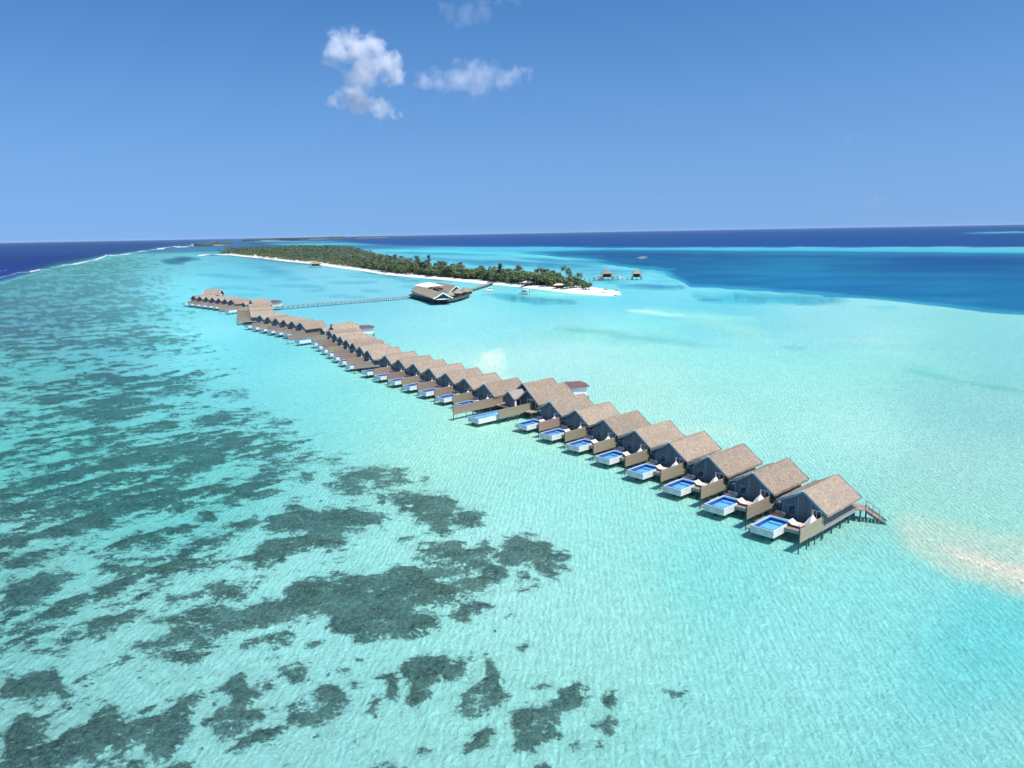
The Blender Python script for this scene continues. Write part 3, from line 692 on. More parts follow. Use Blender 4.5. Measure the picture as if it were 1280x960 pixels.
def make_lounger():
    r=empty('double_lounger',(0,0,0))
    m=MB(); m.box(-0.95,0.95,-0.7,0.7,0.16,0.24)
    m.build('frame',M['wicker'],r)
    for x in(-0.85,0.85):
        for y in(-0.6,0.6): MB().box(x-0.05,x+0.05,y-0.05,y+0.05,0,0.158).build('leg',M['wicker'],r)
    for y in (-0.36,0.36):
        m=MB(); m.box(-0.92,0.35,y-0.3,y+0.3,0.243,0.35); m.add([(0.36,y-0.3,0.243),(0.93,y-0.3,0.62),(0.93,y+0.3,0.62),(0.36,y+0.3,0.243),(0.30,y-0.3,0.35),(0.86,y-0.3,0.72),(0.86,y+0.3,0.72),(0.30,y+0.3,0.35)],[(0,1,2,3),(7,6,5,4),(0,4,5,1),(1,5,6,2),(2,6,7,3),(3,7,4,0)])
        m.build('mattress',M['cushion'],r)
    m=MB(); m.box(-0.9,-0.5,-0.6,0.6,0.353,0.39); m.build('towel',M['pink'],r)
    return r
def make_sofa(cm='orange'):
    r=empty('daybed_sofa',(0,0,0))
    m=MB(); m.box(-0.45,0.45,-0.9,0.9,0,0.26); m.box(0.453,0.6,-0.9,0.9,0,0.62); m.box(-0.45,0.45,0.903,1.0,0,0.5); m.build('frame',M['wicker'],r)
    MB().box(-0.43,0.45,-0.86,0.88,0.263,0.4).build('seat_cushion',M[cm],r)
    for y in(-0.45,0.45): MB().box(0.30,0.448,y-0.36,y+0.36,0.403,0.75).build('back_cushion',M['cushion'],r)
    return r
def blob_leaves(m,c,rad,n,size,rnd):
    for k in range(n):
        while True:
            p=Vector((rnd.uniform(-1,1),rnd.uniform(-1,1),rnd.uniform(-1,1)))
            if 0.25<p.length<1: break
        q=Vector(c)+Vector((p.x*rad[0],p.y*rad[1],p.z*rad[2]))
        nrm=(p+Vector((rnd.uniform(-.6,.6),rnd.uniform(-.6,.6),rnd.uniform(0,.9)))).normalized()
        t1=nrm.orthogonal().normalized(); t2=nrm.cross(t1); s=size*rnd.uniform(0.6,1.35); a=rnd.uniform(0,6.28)
        e1=t1*math.cos(a)+t2*math.sin(a); e2=nrm.cross(e1)
        m.add([q-e1*s,q-e2*s*0.55+nrm*s*0.12,q+e1*s,q+e2*s*0.55+nrm*s*0.12],[(0,1,2,3)])
def make_plant():
    r=empty('potted_shrub',(0,0,0)); rnd=random.Random(4)
    m=MB(); m.loft([[(q*math.cos(k*math.pi/5),q*math.sin(k*math.pi/5),z) for k in range(10)] for q,z in ((0.16,0),(0.24,0.42),(0.26,0.45))]); m.build('pot',M['cushion'],r)
    m=MB(); blob_leaves(m,(0,0,0.95),(0.5,0.5,0.5),160,0.12,rnd); m.build('foliage',M['leaf'],r)
    MB().tube((0,0,0.4),(0,0,0.9),0.03,0.02,5).build('stem',M['trunk'],r)
    return r
# ------------------------------------------------------------------ lay out the row
rows={
'A':dict(ang=43,pts=[(33.2,95.0),(29.3,103.5),(25.1,112.0),(20.7,120.7),(16.5,128.6),(11.4,137.1),(7.5,144.7),(2.8,153.9)]),
'B':dict(ang=43.5,pts=[(-11,173.7),(-16.1,182.1),(-21.2,190.2),(-26.2,196.8),(-31.1,204.9),(-36.1,212.5),(-41.3,220.7)]),
'C':dict(ang=37.5,pts=[(-48.6,232.4),(-52.6,240.3),(-56.4,248.7),(-60.4,258.4),(-64.4,267.3),(-68.2,275.5),(-72,284.2)]),
'D':dict(ang=49.5,pts=[(-89.8,312),(-94.7,317.9),(-100.1,325),(-105.5,331.6),(-110.8,338.2),(-116.9,346.6)]),
'F':dict(ang=21,pts=[(-129-2.75*k,368.5+8.0*k) for k in range(6)]),
'E':dict(ang=56,pts=[(-162,438.2),(-167.9,446.1),(-173,450.1),(-179.1,456.3),(-185.4,462.7),(-191.8,469.3),(-197.9,476.0)]),
}
vA=make_villa(screen='screen'); vB=make_villa(screen='screenred',roofdx=0.5)
canopy=make_canopy(); lounger=make_lounger(); sofa=make_sofa(); sofa2=make_sofa('pink'); plant=make_plant()
K=kids(); used=set()
def place(src,loc,rz):
    if src not in used: used.add(src); o=src
    else: o=copy_tree(src,K)
    o.location=loc; o.rotation_euler=(0,0,rz); return o
ORD=['first','second','third','fourth','fifth','sixth','seventh','eighth']
seg_desc={'A':'counted from the wooden stairs at the near end','B':'counted onward from the long pool of the nearest suite','C':'counted onward from the bend past the second stretch',
 'D':'counted onward from the second suite','E':'counted onward from the wide suite near the far head'}
seg_short={'A':'from the wooden stairs','B':'beyond the nearest suite','C':'beyond the first bend','D':'beyond the second suite','F':'before the farthest suite','E':'towards the far head'}
places={}
for g,rw in rows.items():
    P=np.array(rw['pts']); i=np.arange(len(P)); px_=np.polyval(np.polyfit(i,P[:,0],2),i); py_=np.polyval(np.polyfit(i,P[:,1],2),i)
    a=R(rw['ang'])
    for k in range(len(P)):
        lx,ly=0.3,3.7
        O=Vector((px_[k]-(math.cos(a)*lx-math.sin(a)*ly),py_[k]-(math.sin(a)*lx+math.cos(a)*ly),0))
        aa=a+R(random.uniform(-0.5,0.5))
        src=vA if (g=='A' and k!=7) else vB
        if g!='A' and k%3==1: src=vA
        v=place(src,O,aa)
        tag(v,'thatched grey villa with blue plunge pool, %s villa %s'%(ORD[k],seg_short[g]),'villa','thatched water villas of the long row')
        O=O+(Vector((0.15,0.1,0)) if g=='A' else Vector((-0.2,-0.1,0))); v.location=O; places[(g,k)]=(O,aa)
        def L(x,y,z): return O+Vector((math.cos(aa)*x-math.sin(aa)*y,math.sin(aa)*x+math.cos(aa)*y,z))
        where='%s villa %s'%(ORD[k],seg_short[g])
        c=place(canopy,L(5.6+random.uniform(-.1,.1),1.15+random.uniform(-.1,.1),ZD),aa+random.uniform(-.3,.3))
        tag(c,'peaked white canvas on deck of '+where,'canopy','white canvases on the villa decks')
        if g in 'AB':
            c=place(lounger,L(4.55+random.uniform(-.15,.15),2.9+random.uniform(-.1,.2),ZD),aa+R(90)+random.uniform(-.1,.1))
            tag(c,'cream double lounger on the deck of the '+where,'lounger','double loungers on the villa decks')
            org=(g=='A' and k==0) or random.random()<0.2
            c=place(sofa if org else sofa2,L(6.1,6.2+random.uniform(-.1,.1),ZD),aa+random.uniform(-.05,.05))
            tag(c,('orange' if org else 'faded pink')+' cushioned daybed by the front wall of the '+where,'daybed','daybeds on the villa decks')
            if g=='A':
                c=place(plant,L(6.6,7.0,ZD),aa+random.uniform(-3,3))
                tag(c,'leafy green potted shrub beside the '+where,'plant','potted shrubs on the villa decks')
# ------------------------------------------------------------------ suites
def make_suite():
    r=empty('water_suite',(0,0,0))
    m=MB(); m.box(12.6,29.5,0.6,13.4,ZD-0.16,ZD); m.build('deck',M['deck'],r)
    for x in (13.2,17,21,25,29):
        for y in (1.0,7.0,13.0): MB().tube((x,y,-1.9),(x,y,ZD-0.165),0.14,0.13,8).build('post',M['post'],r)
    # two thatched wings
    for (yc,x0,x1,zr,hw,name) in ((4.0,14.8,26.6,5.7,3.6,'a'),(9.9,18.8,28.6,5.8,3.2,'b')):
        ze=zr-hw*0.8
        prof=[(yc-hw,ze),(yc-hw*0.55,ze+hw*0.38),(yc,zr),(yc+hw*0.6,zr-hw*0.5),(yc+hw,ze+0.1)]
        ro=roof_mesh(x0,x1,prof,0.34,seed=ord(name)).build('roof',M['thatch'],r)
        barge(x0-0.07,prof,0.32,0.08,0.03).build('barge_board',M['fascia'],ro); barge(x1+0.07,prof,0.32,0.08,0.03).build('barge_board',M['fascia'],ro)
        q=hw-0.7; w=MB(); w.extx([(yc-q,ZD),(yc-q,ze+0.1),(yc,zr-0.5),(yc+q,ze+0.1),(yc+q,ZD)],x0+0.9,x0+1.05); w.build('gable_wall',M['siding'],r)
        w=MB(); w.extx([(yc-q,ZD),(yc-q,ze+0.1),(yc,zr-0.5),(yc+q,ze+0.1),(yc+q,ZD)],x1-0.7,x1-0.55); w.build('gable_wall',M['siding'],r)
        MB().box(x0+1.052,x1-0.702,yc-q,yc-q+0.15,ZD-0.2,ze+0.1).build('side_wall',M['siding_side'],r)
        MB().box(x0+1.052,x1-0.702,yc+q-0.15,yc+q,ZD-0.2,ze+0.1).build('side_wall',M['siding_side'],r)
        dr=MB()
        for y in (yc-1.6,yc-0.8,yc,yc+0.8): dr.box(x0+0.8,x0+0.897,y-0.05,y+0.05,ZD,ZD+2)
        dr.box(x0+0.8,x0+0.897,yc-1.65,yc+0.85,ZD+2,ZD+2.12); dd=dr.build('glass_door',M['white'],r)
        MB().box(x0+0.85,x0+0.892,yc-1.54,yc+0.74,ZD+0.02,ZD+1.99).build('pane',M['glass'],dd)
    # small pool house with white glazed doors
    yc=8.6; prof=[(yc-1.9,3.4),(yc,4.9),(yc+1.9,3.4)]
    ro=roof_mesh(13.2,17.4,prof,0.2,seed=3).build('roof',M['porch'],r); barge(13.13,prof,0.25,0.08).build('barge_board',M['fascia'],ro)
    MB().extx([(yc-1.6,ZD),(yc-1.6,3.4),(yc,4.62),(yc+1.6,3.4),(yc+1.6,ZD)],13.6,13.72).build('gable_wall',M['siding'],r)
    w=MB(); w.box(13.722,17.2,yc-1.6,yc-1.48,ZD,3.6); pw=w.build('side_wall',M['white'],r)
    for x in (14.2,15.6): MB().box(x,x+1.0,yc-1.63,yc-1.603,ZD+0.1,ZD+2.0).build('pane',M['glass'],pw)
    # long privacy screens
    for (y,x0,x1,mm) in ((2.9,5.3,16.2,'screen'),(12.6,0.5,15,'screenred')):
        s_=MB().box(x0,x1,y-0.05,y+0.05,ZD-0.35,2.85).build('privacy_screen',M[mm],r)
        for k in range(5):
            x=x0+0.1+(x1-x0-0.2)*k/4; MB().box(x-0.06,x+0.06,y+0.052,y+0.17,-1.9,2.8).build('screen_post',M['post'],s_)
    x0,x1,y0,y1=0.3,12.4,3.7,7.3; z0,z1=0.42,1.5; wt=0.14
    m=MB(); m.box(x0,x1,y0,y0+wt,z0,z1); m.box(x0,x1,y1-wt,y1,z0,z1); m.box(x0,x0+wt,y0+wt,y1-wt,z0,z1); m.box(x1-wt,x1,y0+wt,y1-wt,z0,z1); m.box(x0+wt,x1-wt,y0+wt,y1-wt,z0,z0+0.15)
    tub=m.build('pool_tub',M['tub'],r)
    m=MB(); a=0.04
    m.box(x0+a,x1-a,y0+a,y0+0.34,z1-0.057,z1); m.box(x0+a,x1-a,y1-0.34,y1-a,z1-0.057,z1); m.box(x0+a,x0+0.34,y0+0.342,y1-0.342,z1-0.057,z1); m.box(x1-0.5,x1-a,y0+0.342,y1-0.342,z1-0.057,z1)
    m.build('coping',M['tile'],tub)
    MB().box(x0+0.203,x1-0.203,y0+0.203,y1-0.203,z0+0.153,z0+0.5).build('tank_floor',M['tiledeep'],tub)
    MB().add([(x0+0.343,y0+0.343,z1-0.12),(x1-0.503,y0+0.343,z1-0.12),(x1-0.503,y1-0.343,z1-0.12),(x0+0.343,y1-0.343,z1-0.12)],[(0,1,2,3)]).build('pool_water',M['poolwater'],tub)
    for x in (1.2,4.5,8,11.5):
        for y in (4.3,6.7): MB().tube((x,y,-1.9),(x,y,z0-0.003),0.14,0.14,8).build('post',M['post'],r)
    return r
suite=make_suite(); K=kids()
for (cx,cy,ang,lab) in ((-7.2,160.2,42,'wide twin roofed suite with long blue pool, nearest of the suites'),
                        (-79.8,291.8,46,'wide twin roofed suite standing at the bend midway along the row'),
                        (-152.1,420.8,54,'wide twin roofed suite farthest out, where the long footbridge joins')):
    a=R(ang); o=place(suite,(cx-(math.cos(a)*0.3-math.sin(a)*3.7),cy-(math.sin(a)*0.3+math.cos(a)*3.7),0),a)
    tag(o,lab,'villa','water suites with long pools')
# big house at the head of the row
r=empty('head_house',(-203,536,0),R(-4)); r.scale=(0.68,0.68,0.8); tag(r,'broad thatched house standing highest at the far head of the villa row','house')
prof=[(-6.5,3.0),(-3.4,5.0),(0,7.4),(3.4,5.0),(6.5,3.0)]
ro=roof_mesh(-8.5,8.5,prof,0.4,seed=11,step=1.2).build('roof',M['thatch'],r)
barge(-8.6,prof,0.35,0.12).build('barge_board',M['white'],ro); barge(8.6,prof,0.35,0.12).build('barge_board',M['white'],ro)
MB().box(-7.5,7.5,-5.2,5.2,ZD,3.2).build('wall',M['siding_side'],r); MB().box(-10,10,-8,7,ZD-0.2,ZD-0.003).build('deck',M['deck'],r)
for x in (-9,-3,3,9):
    for y in(-7,6): MB().tube((x,y,-1.8),(x,y,ZD-0.21),0.15,0.15,6).build('post',M['post'],r)
MB().box(7.502,7.56,-1.4,1.4,ZD,ZD+2.1).build('door',M['white'],r)
# ------------------------------------------------------------------ jetties
def jetty(name,pts,w,label,pile_step,cat='jetty',z=ZD,rail=False):
    r=empty(name,(pts[0][0],pts[0][1],0)); tag(r,label,cat); o0=Vector((pts[0][0],pts[0][1],0))
    P=[Vector((x,y,0))-o0 for x,y in pts]; m=MB(); beam=MB(); L=[];R_=[]
    for i,p in enumerate(P):
        d=((P[min(i+1,len(P)-1)]-P[max(i-1,0)])).normalized(); nrm=Vector((-d.y,d.x,0)); L.append(p+nrm*w/2); R_.append(p-nrm*w/2)
    for i in range(len(P)-1):
        q=[L[i],R_[i],R_[i+1],L[i+1]]
        m.add([(v.x,v.y,z-0.15) for v in q]+[(v.x,v.y,z) for v in q],[(0,1,2,3),(7,6,5,4),(0,4,5,1),(1,5,6,2),(2,6,7,3),(3,7,4,0)])
    m.build('walkway',M['deck'],r)
    acc=0; nxt=1.0
    for i in range(len(P)-1):
        seg=(P[i+1]-P[i]); l=seg.length; d=seg/l; nrm=Vector((-d.y,d.x,0))
        while nxt<acc+l:
            c=P[i]+d*(nxt-acc)
            for s in (-1,1):
                q=c+nrm*s*(w/2-0.2); MB().tube((q.x,q.y,-1.9),(q.x,q.y,z-0.152),0.16,0.15,6).build('pile',M['post'],r)
            b=c; beam.bar(b-nrm*w/2+Vector((0,0,z-0.25)),b+nrm*w/2+Vector((0,0,z-0.25)),0.18,0.2)
            nxt+=pile_step
        acc+=l
    beam.build('cross_beam',M['post'],r)
    if rail:
        m=MB()
        for i in range(len(P)-1):
            for S in (L,R_): m.bar(S[i]+Vector((0,0,z+1)),S[i+1]+Vector((0,0,z+1)),0.08,0.08)
        m.build('handrail',M['post'],r)
    return r
jp=[]
def loc(g,k,x,y):
    O,a=places[(g,k)]; return (O.x+math.cos(a)*x-math.sin(a)*y,O.y+math.sin(a)*x+math.cos(a)*y)
jp.append(loc('A',0,17.3,0.2))
for g in 'ABCDFE':
    for k in range(len(rows[g]['pts'])): jp.append(loc(g,k,17.6,5.0))
jp.append((-203,516))
jp=[p for i,p in enumerate(jp) if i==0 or math.dist(p,jp[i-1])>2]
jetty('row_jetty',jp,2.4,'long timber walkway running behind the whole row of thatched villas',12.5)
jetty('footbridge',[(-133.6,444.6),(-64.9,503.6)],3.0,'long straight footbridge from the villa row to the overwater restaurant',3.1,'bridge')
jetty('beach_jetty',[(-32.9,533),(-13.0,634)],3.0,'short jetty from the overwater restaurant to the white beach',4.5)
jetty('dive_jetty',[(50,665),(112,661)],2.2,'thin jetty beyond the island tip joining two thatched boathouses',4.0,z=1.8)
# stairs at the near end
O,a=places[('A',0)]
r=empty('timber_stairs',O,a); tag(r,'wooden stairs dropping into the shallows beside the nearest villa','stairs')
top=Vector((17.4,0.0,ZD)); bot=Vector((18.7,-3.6,-0.7)); dv=(bot-top); hd=Vector((dv.x,dv.y,0)).normalized(); nr_=Vector((-hd.y,hd.x,0))
MB().box(16.2,18.5,-0.9,0.1,ZD-0.12,ZD+0.003).build('landing',M['deck'],r)
top=Vector((17.4,-0.9,ZD-0.05))
for s in (-1,1): MB().bar(top+nr_*s*0.9,bot+nr_*s*0.9,0.12,0.26).build('stringer',M['post'],r)
for k in range(9):
    c=top.lerp(bot,(k+0.5)/9); MB().bar(c-nr_*0.84,c+nr_*0.84,0.34,0.05).build('tread',M['deck'],r)
for s in (-1,1):
    m=MB(); m.bar(top+nr_*s*0.95+Vector((0,0,0.95)),top.lerp(bot,0.6)+nr_*s*0.95+Vector((0,0,0.85)),0.07,0.07)
    for q in (0,0.3,0.6): c=top.lerp(bot,q)+nr_*s*0.95; m.bar(c,c+Vector((0,0,0.9)),0.07,0.07)
    m.build('handrail',M['deck'],r)
for x in (16.4,18.3): MB().tube((x,-0.6,-1.9),(x,-0.6,ZD-0.125),0.12,0.12,8).build('post',M['post'],r)
# jetty shelters
def make_shelter():
    r=empty('jetty_shelter',(0,0,0))
    MB().box(-3.6,3.6,-2.4,2.4,ZD-0.16,ZD).build('deck',M['deck'],r)
    for x in(-3.2,3.2):
        for y in(-2,2): MB().tube((x,y,-1.9),(x,y,ZD-0.163),0.14,0.14,6).build('post',M['post'],r)
    m=MB(); m.box(-1.4,3.0,-1.8,-1.68,ZD,ZD+2.5); m.box(2.9,3.0,-1.677,1.7,ZD,ZD+2.5); m.box(-2.9,3.0,1.703,1.8,ZD,ZD+2.5); m.build('wall',M['white'],r)
    MB().box(-2.9,-1.403,-1.76,-1.70,ZD,ZD+2.3).build('dark_opening',M['glass'],r)
    MB().box(-2.9,-2.8,-1.69,1.7,ZD,ZD+2.5).build('side_wall',M['siding'],r)
    m=MB(); e=[(-3.5,-2.4),(3.6,-2.4),(3.6,2.4),(-3.5,2.4)]; z=ZD+2.5
    m.add([(x,y,z) for x,y in e]+[(x,y,z+0.15) for x,y in e]+[(-1.8,0,z+1.0),(1.8,0,z+1.0)],[(3,2,1,0),(0,1,5,4),(1,2,6,5),(2,3,7,6),(3,0,4,7),(4,5,9,8),(5,6,9),(6,7,8,9),(7,4,8)])
    m.build('roof',M['maroon'],r); return r
sh=make_shelter(); K=kids()
for p,ang,lab in (((14.6,183.6),8,'white walled shelter with maroon roof behind the nearest suite'),((-58.5,311.5),5,'white walled shelter with dark roof behind the midway bend of the row'),
                  ((-134.5,446.5),0,'white walled shelter where the footbridge leaves the villa row')):
    o=place(sh,(p[0],p[1],0),R(ang)); tag(o,lab,'shelter','white shelters on the walkway behind the row')
# ------------------------------------------------------------------ overwater restaurant
r=empty('overwater_restaurant',(-46,492,0)); tag(r,'large thatched restaurant over the water with white canopy and gables','restaurant')
oo=Vector((-46,492,0))
def W2(pts): return [(x+46,y-492) for x,y in pts]
foot=[(-66,524),(-67,515),(-45,462),(-38,459),(-33,470),(-29,486),(-26,505),(-31,532),(-48,548),(-60,543)]
MB().prism(W2(foot),0.7,1.3).build('deck',M['post'],r)
def shrink(p,f): 
    cx=sum(x for x,y in p)/len(p); cy=sum(y for x,y in p)/len(p); return [(cx+(x-cx)*f,cy+(y-cy)*f) for x,y in p]
wallp=[(-65,521),(-65,514),(-45,466),(-40,463),(-36,474),(-38,520),(-50,543),(-60,538)]
MB().prism(W2(shrink(wallp,0.97)),1.303,4.0).build('glazed_wall',M['teal'],r)
rp=random.Random(2)
for (x,y) in shrink(foot,0.93)+[(-61,500),(-55,486),(-50,475)]: MB().tube((x+46,y-492,-1.9),(x+46,y-492,0.697),0.3,0.3,6).build('pile',M['post'],r)
# hall roof: gabled, front gable toward the villas
def hall(fx,fy,bx,by,hw,ze,zr,seed,gable=True):
    d=Vector((bx-fx,by-fy,0)); L=d.length; ang=math.atan2(d.y,d.x)
    prof=[(-hw,ze),(-hw*0.5,ze+(zr-ze)*0.46),(0,zr),(hw*0.5,ze+(zr-ze)*0.46),(hw,ze)]
    o=roof_mesh(0,L,prof,0.45,seed=seed,step=1.6,jit=0.1).build('roof',M['thatch'],r); o.location=Vector((fx,fy,0))-oo; o.rotation_euler=(0,0,ang)
    if gable:
        g=barge(-0.2,prof,0.6,0.25,0.1).build('gable_trim',M['white'],o)
        w=MB().extx([(-hw*0.8,ze-0.3),(0,zr-1.0),(hw*0.8,ze-0.3)],0.8,1.0).build('gable_glass',M['glass'],o)
        MB().box(0.6,0.78,-hw*0.7,hw*0.7,ze-0.9,ze-0.35).build('gable_rail',M['white'],o)
hall(-39,453,-60,518,5.8,3.6,6.8,1)
hall(-34.5,500,-50,540,4.6,4.0,7.6,2)
hall(-49,505,-62,541,6.0,3.9,6.6,3,False)
# membrane: stretched canvas on a shallow frame
m=MB(); m.sm=True; c4=[(-64,524),(-53,501),(-43,514),(-57,549)]; n=8; G=[]
for i in range(n+1):
    for j in range(n+1):
        s_,t_=i/n,j/n; x=(1-s_)*((1-t_)*c4[0][0]+t_*c4[3][0])+s_*((1-t_)*c4[1][0]+t_*c4[2][0]); y=(1-s_)*((1-t_)*c4[0][1]+t_*c4[3][1])+s_*((1-t_)*c4[1][1]+t_*c4[2][1])
        G.append((x+46,y-492,6.7+1.3*math.sin(math.pi*s_)*math.sin(math.pi*t_)+0.5*math.sin(math.pi*t_)))
fs=[(i*(n+1)+j,(i+1)*(n+1)+j,(i+1)*(n+1)+j+1,i*(n+1)+j+1) for i in range(n) for j in range(n)]
k=len(G); G+=[(x,y,z-0.25) for x,y,z in G]; fs+=[tuple(q+k for q in f[::-1]) for f in fs]
m.add(G,fs); m.build('membrane_canopy',M['canvas'],r)
def round_hut(parent,x,y,rad,zb,ze,za,base,name='round_pavilion',n=10,pyr=False):
    m=MB(); N=4 if pyr else n; of=math.pi/4 if pyr else 0
    m.loft([[(q*math.cos(of+2*math.pi*k/N),q*math.sin(of+2*math.pi*k/N),z) for k in range(N)] for q,z in ((rad*1.0,ze-0.3),(rad*1.02,ze),(rad*0.62,ze+(za-ze)*0.42),(rad*0.06,za))])
    o=m.build(name,M['thatch'],parent); o.location=(x-base.x,y-base.y,0)
    N=8; MB().loft([[(rad*0.75*math.cos(2*math.pi*k/N),rad*0.75*math.sin(2*math.pi*k/N),z) for k in range(N)] for z in (zb,ze-0.2)]).build('hut_wall',M['post'],o)
    return o
round_hut(r,-36.5,468,3.3,1.31,4.2,6.8,oo); round_hut(r,-33,488,3.6,1.31,4.0,6.4,oo); round_hut(r,-29.5,501,3.4,1.31,3.8,6.6,oo); round_hut(r,-27,512,2.6,1.31,3.2,5.2,oo)
# ------------------------------------------------------------------ thatched boathouses, shore pavilion, beach huts
def pavilion(x,y,s,lab,cat,z=1.8,h=2.8,top=3.4,cross=False,group=None,name='thatched_pavilion',rz=0.0):
    r=empty(name,(x,y,0),rz); tag(r,lab,cat,group)
    MB().box(-s*1.15,s*1.15,-s*0.9,s*0.9,z-0.3,z).build('deck',M['deck'],r)
    for i in (-1,1):
        for j in (-1,1):
            MB().tube((i*s,j*s*0.75,-2),(i*s,j*s*0.75,z-0.303),0.2,0.2,6).build('pile',M['post'],r)
            MB().tube((i*s*0.8,j*s*0.62,z+0.003),(i*s*0.8,j*s*0.62,z+h),0.15,0.15,6).build('post',M['post'],r)
    MB().box(-s*0.7,s*0.7,0,s*0.55,z+0.003,z+h*0.8).build('wall',M['siding'],r)
    m=MB(); 
    m.loft([[(-a*s*1.15,-a*s*0.95,zz),(a*s*1.15,-a*s*0.95,zz),(a*s*1.15,a*s*0.95,zz),(-a*s*1.15,a*s*0.95,zz)] for a,zz in ((1,z+h-0.3),(1.0,z+h),(0.55,z+h+(top)*0.38),(0.08,z+h+top))])
    m.build('roof',M['thatch'],r)
    MB().tube((0,0,z+h+top-0.1),(0,0,z+h+top+1.2),0.1,0.04,5).build('finial',M['post'],r)
    return r
pavilion(83,672,4.6,'larger thatched boathouse with two white boats moored, beyond the island tip','boathouse',group='thatched boathouses on the thin jetty')
pavilion(107,664,3.8,'smaller thatched boathouse at the outer end of the thin jetty','boathouse',group='thatched boathouses on the thin jetty')
q=at(394.5,333.5,0); pavilion(q.x,q.y,7.0,'lone dark thatched pavilion on stilts off the wooded shore','pavilion',z=1.5,h=2.6,top=4.0)
# ------------------------------------------------------------------ boats
def boat(name,x,y,rz,L,lab,cab=True):
    r=empty(name,(x,y,0),rz); tag(r,lab,'boat')
    W=L*0.17; m=MB(); secs=[]
    for t_,w,zk,zt in ((-0.5,0.85,-0.25,0.9),(-0.2,1,-0.3,0.9),(0.15,0.95,-0.25,1.05),(0.38,0.5,-0.1,1.3),(0.5,0.04,0.3,1.55)):
        secs.append([(t_*L,-w*W,zt),(t_*L,-w*W*0.8,zk+0.35),(t_*L,0,zk),(t_*L,w*W*0.8,zk+0.35),(t_*L,w*W,zt)])
    m.loft(secs); m.build('hull',M['boathull'],r)
    m=MB(); m.loft([[(t_*L,-w*W*0.8,z),(t_*L,w*W*0.8,z),(t_*L,w*W*0.6,z+0.02+hh_),(t_*L,-w*W*0.6,z+0.02+hh_)] for t_,w,z,hh_ in ((-0.28,1,0.95,1.2),(0.1,1,1.0,1.2),(0.22,0.8,1.1,0.3))]); c_=m.build('cabin',M['white'],r)
    MB().box(-0.27*L,0.06*L,-W*0.78,W*0.78,1.5,1.95).build('window_band',M['glass'],c_)
    m=MB(); m.box(-0.42*L,0.12*L,-W*0.85,W*0.85,2.45,2.55); m.build('canopy',M['canvas'],r)
    m=MB()
    for i in (-0.4,0.1):
        for j in (-0.8,0.8): m.bar((i*L,j*W,0.9),(i*L,j*W,2.448),0.07)
    m.build('canopy_frame',M['post'],r)
    MB().box(-0.55*L,-0.503*L,-0.3,0.3,0.2,1.2).build('outboard_motor',M['black'],r)
    return r
q=at(655,367); boat('motor_boat',q.x,q.y,R(140),9,'white covered motor boat anchored off the middle of the beach')
q=at(611,363.5); boat('motor_boat',q.x,q.y,R(200),7,'small pale boat anchored near the landing of the short beach jetty')
q=at(748,348.5); boat('motor_boat',q.x,q.y-3,R(8),9,'white boat moored left of the larger boathouse')
q=at(772,348.3); boat('motor_boat',q.x,q.y-3,R(-12),9,'white boat moored right of the larger boathouse')
q=at(802,323.3); boat('motor_yacht',q.x,q.y,R(175),17,'white yacht alone on the dark blue lagoon beyond the boathouses')
q=at(383,311); boat('motor_boat',q.x,q.y,R(10),16,'tiny white boat far beyond the wooded island')
# ------------------------------------------------------------------ island
near=[(262,318.8),(286,319),(317,322.3),(359,327.3),(387.5,329.8),(422,334.8),(448,338),(482,343.6),(524,347.2),(566.6,351),(614,355.8),(644,358.5),(682,363),(709,366.5),(740,369),(766,370.2),(777,368)]
near=[at(u,v) for u,v in near]; near=[(p.x,p.y) for p in near]
farU=[(768,364.0),(752,362),(742,360)]
far=[(at(u,v).x,at(u,v).y) for u,v in farU]
for u,y in ((728,580),(700,618),(650,668),(620,700),(600,730),(560,800),(530,930),(505,1090),(485,1300),(465,1620),(440,1980),(400,2120),(350,2150),(310,2050),(285,1930),(262,1880)):
    far.append(((u-640)/F*y*1.02,y))
isl=near+far
ia=np.array(isl)
def inset_sdf(x,y): return float(sdf_poly(np.array([x]),np.array([y]),isl)[0])
# terrain: a fan of rings offset inward
def island_mesh():
    # sample a polar-warped grid inside polygon by lerping near/far edges
    n=90; m=MB(); m.sm=True
    def along(poly,t):
        P=[Vector((x,y,0)) for x,y in poly]; L=[0]
        for i in range(len(P)-1): L.append(L[-1]+(P[i+1]-P[i]).length**0.6)
        s=t*L[-1]
        for i in range(len(P)-1):
            if s<=L[i+1]+1e-9: return P[i].lerp(P[i+1],(s-L[i])/(L[i+1]-L[i]+1e-9))
        return P[-1]
    V_=[]; K_=[0,0.04,0.1,0.2,0.35,0.5,0.65,0.8,0.9,0.96,1]
    for i in range(n+1):
        t_=i/n; a_=along(near,t_); b_=along(far[::-1],t_)
        wd=(b_-a_).length
        for k in K_:
            p=a_.lerp(b_,k); dd=min(k,1-k)*wd; z=-0.35+0.45*min(dd/3,1)+1.3*min(max(dd-3,0)/10,1)
            if k in(0,1): 
                e=(a_-b_).normalized() if wd>1 else Vector((0,-1,0)); p=p+e*(1.5 if k==0 else -1.5); z=-0.7
            V_.append((p.x,p.y,z))
    w=len(K_); fs=[(i*w+j,(i+1)*w+j,(i+1)*w+j+1,i*w+j+1) for i in range(n) for j in range(w-1)]
    m.add(V_,fs); return m
t=NT('beach_sand'); pos=t.n('ShaderNodeNewGeometry').outputs['Position']
c=t.mix(t.mapr(t.noise(pos,0.08,6,0.7),0.35,0.65),(0.70,0.66,0.58),(0.86,0.83,0.77)); c=t.mix(t.math('MULTIPLY',t.mapr(t.noise(pos,0.6,4,0.7),0.6,0.75),0.4),c,(0.45,0.40,0.33))
M['beach']=t.out(t.princ(Base_Color=c,Roughness=0.95))
o=island_mesh().build('island_beach',M['beach']); tag(o,kind='structure')
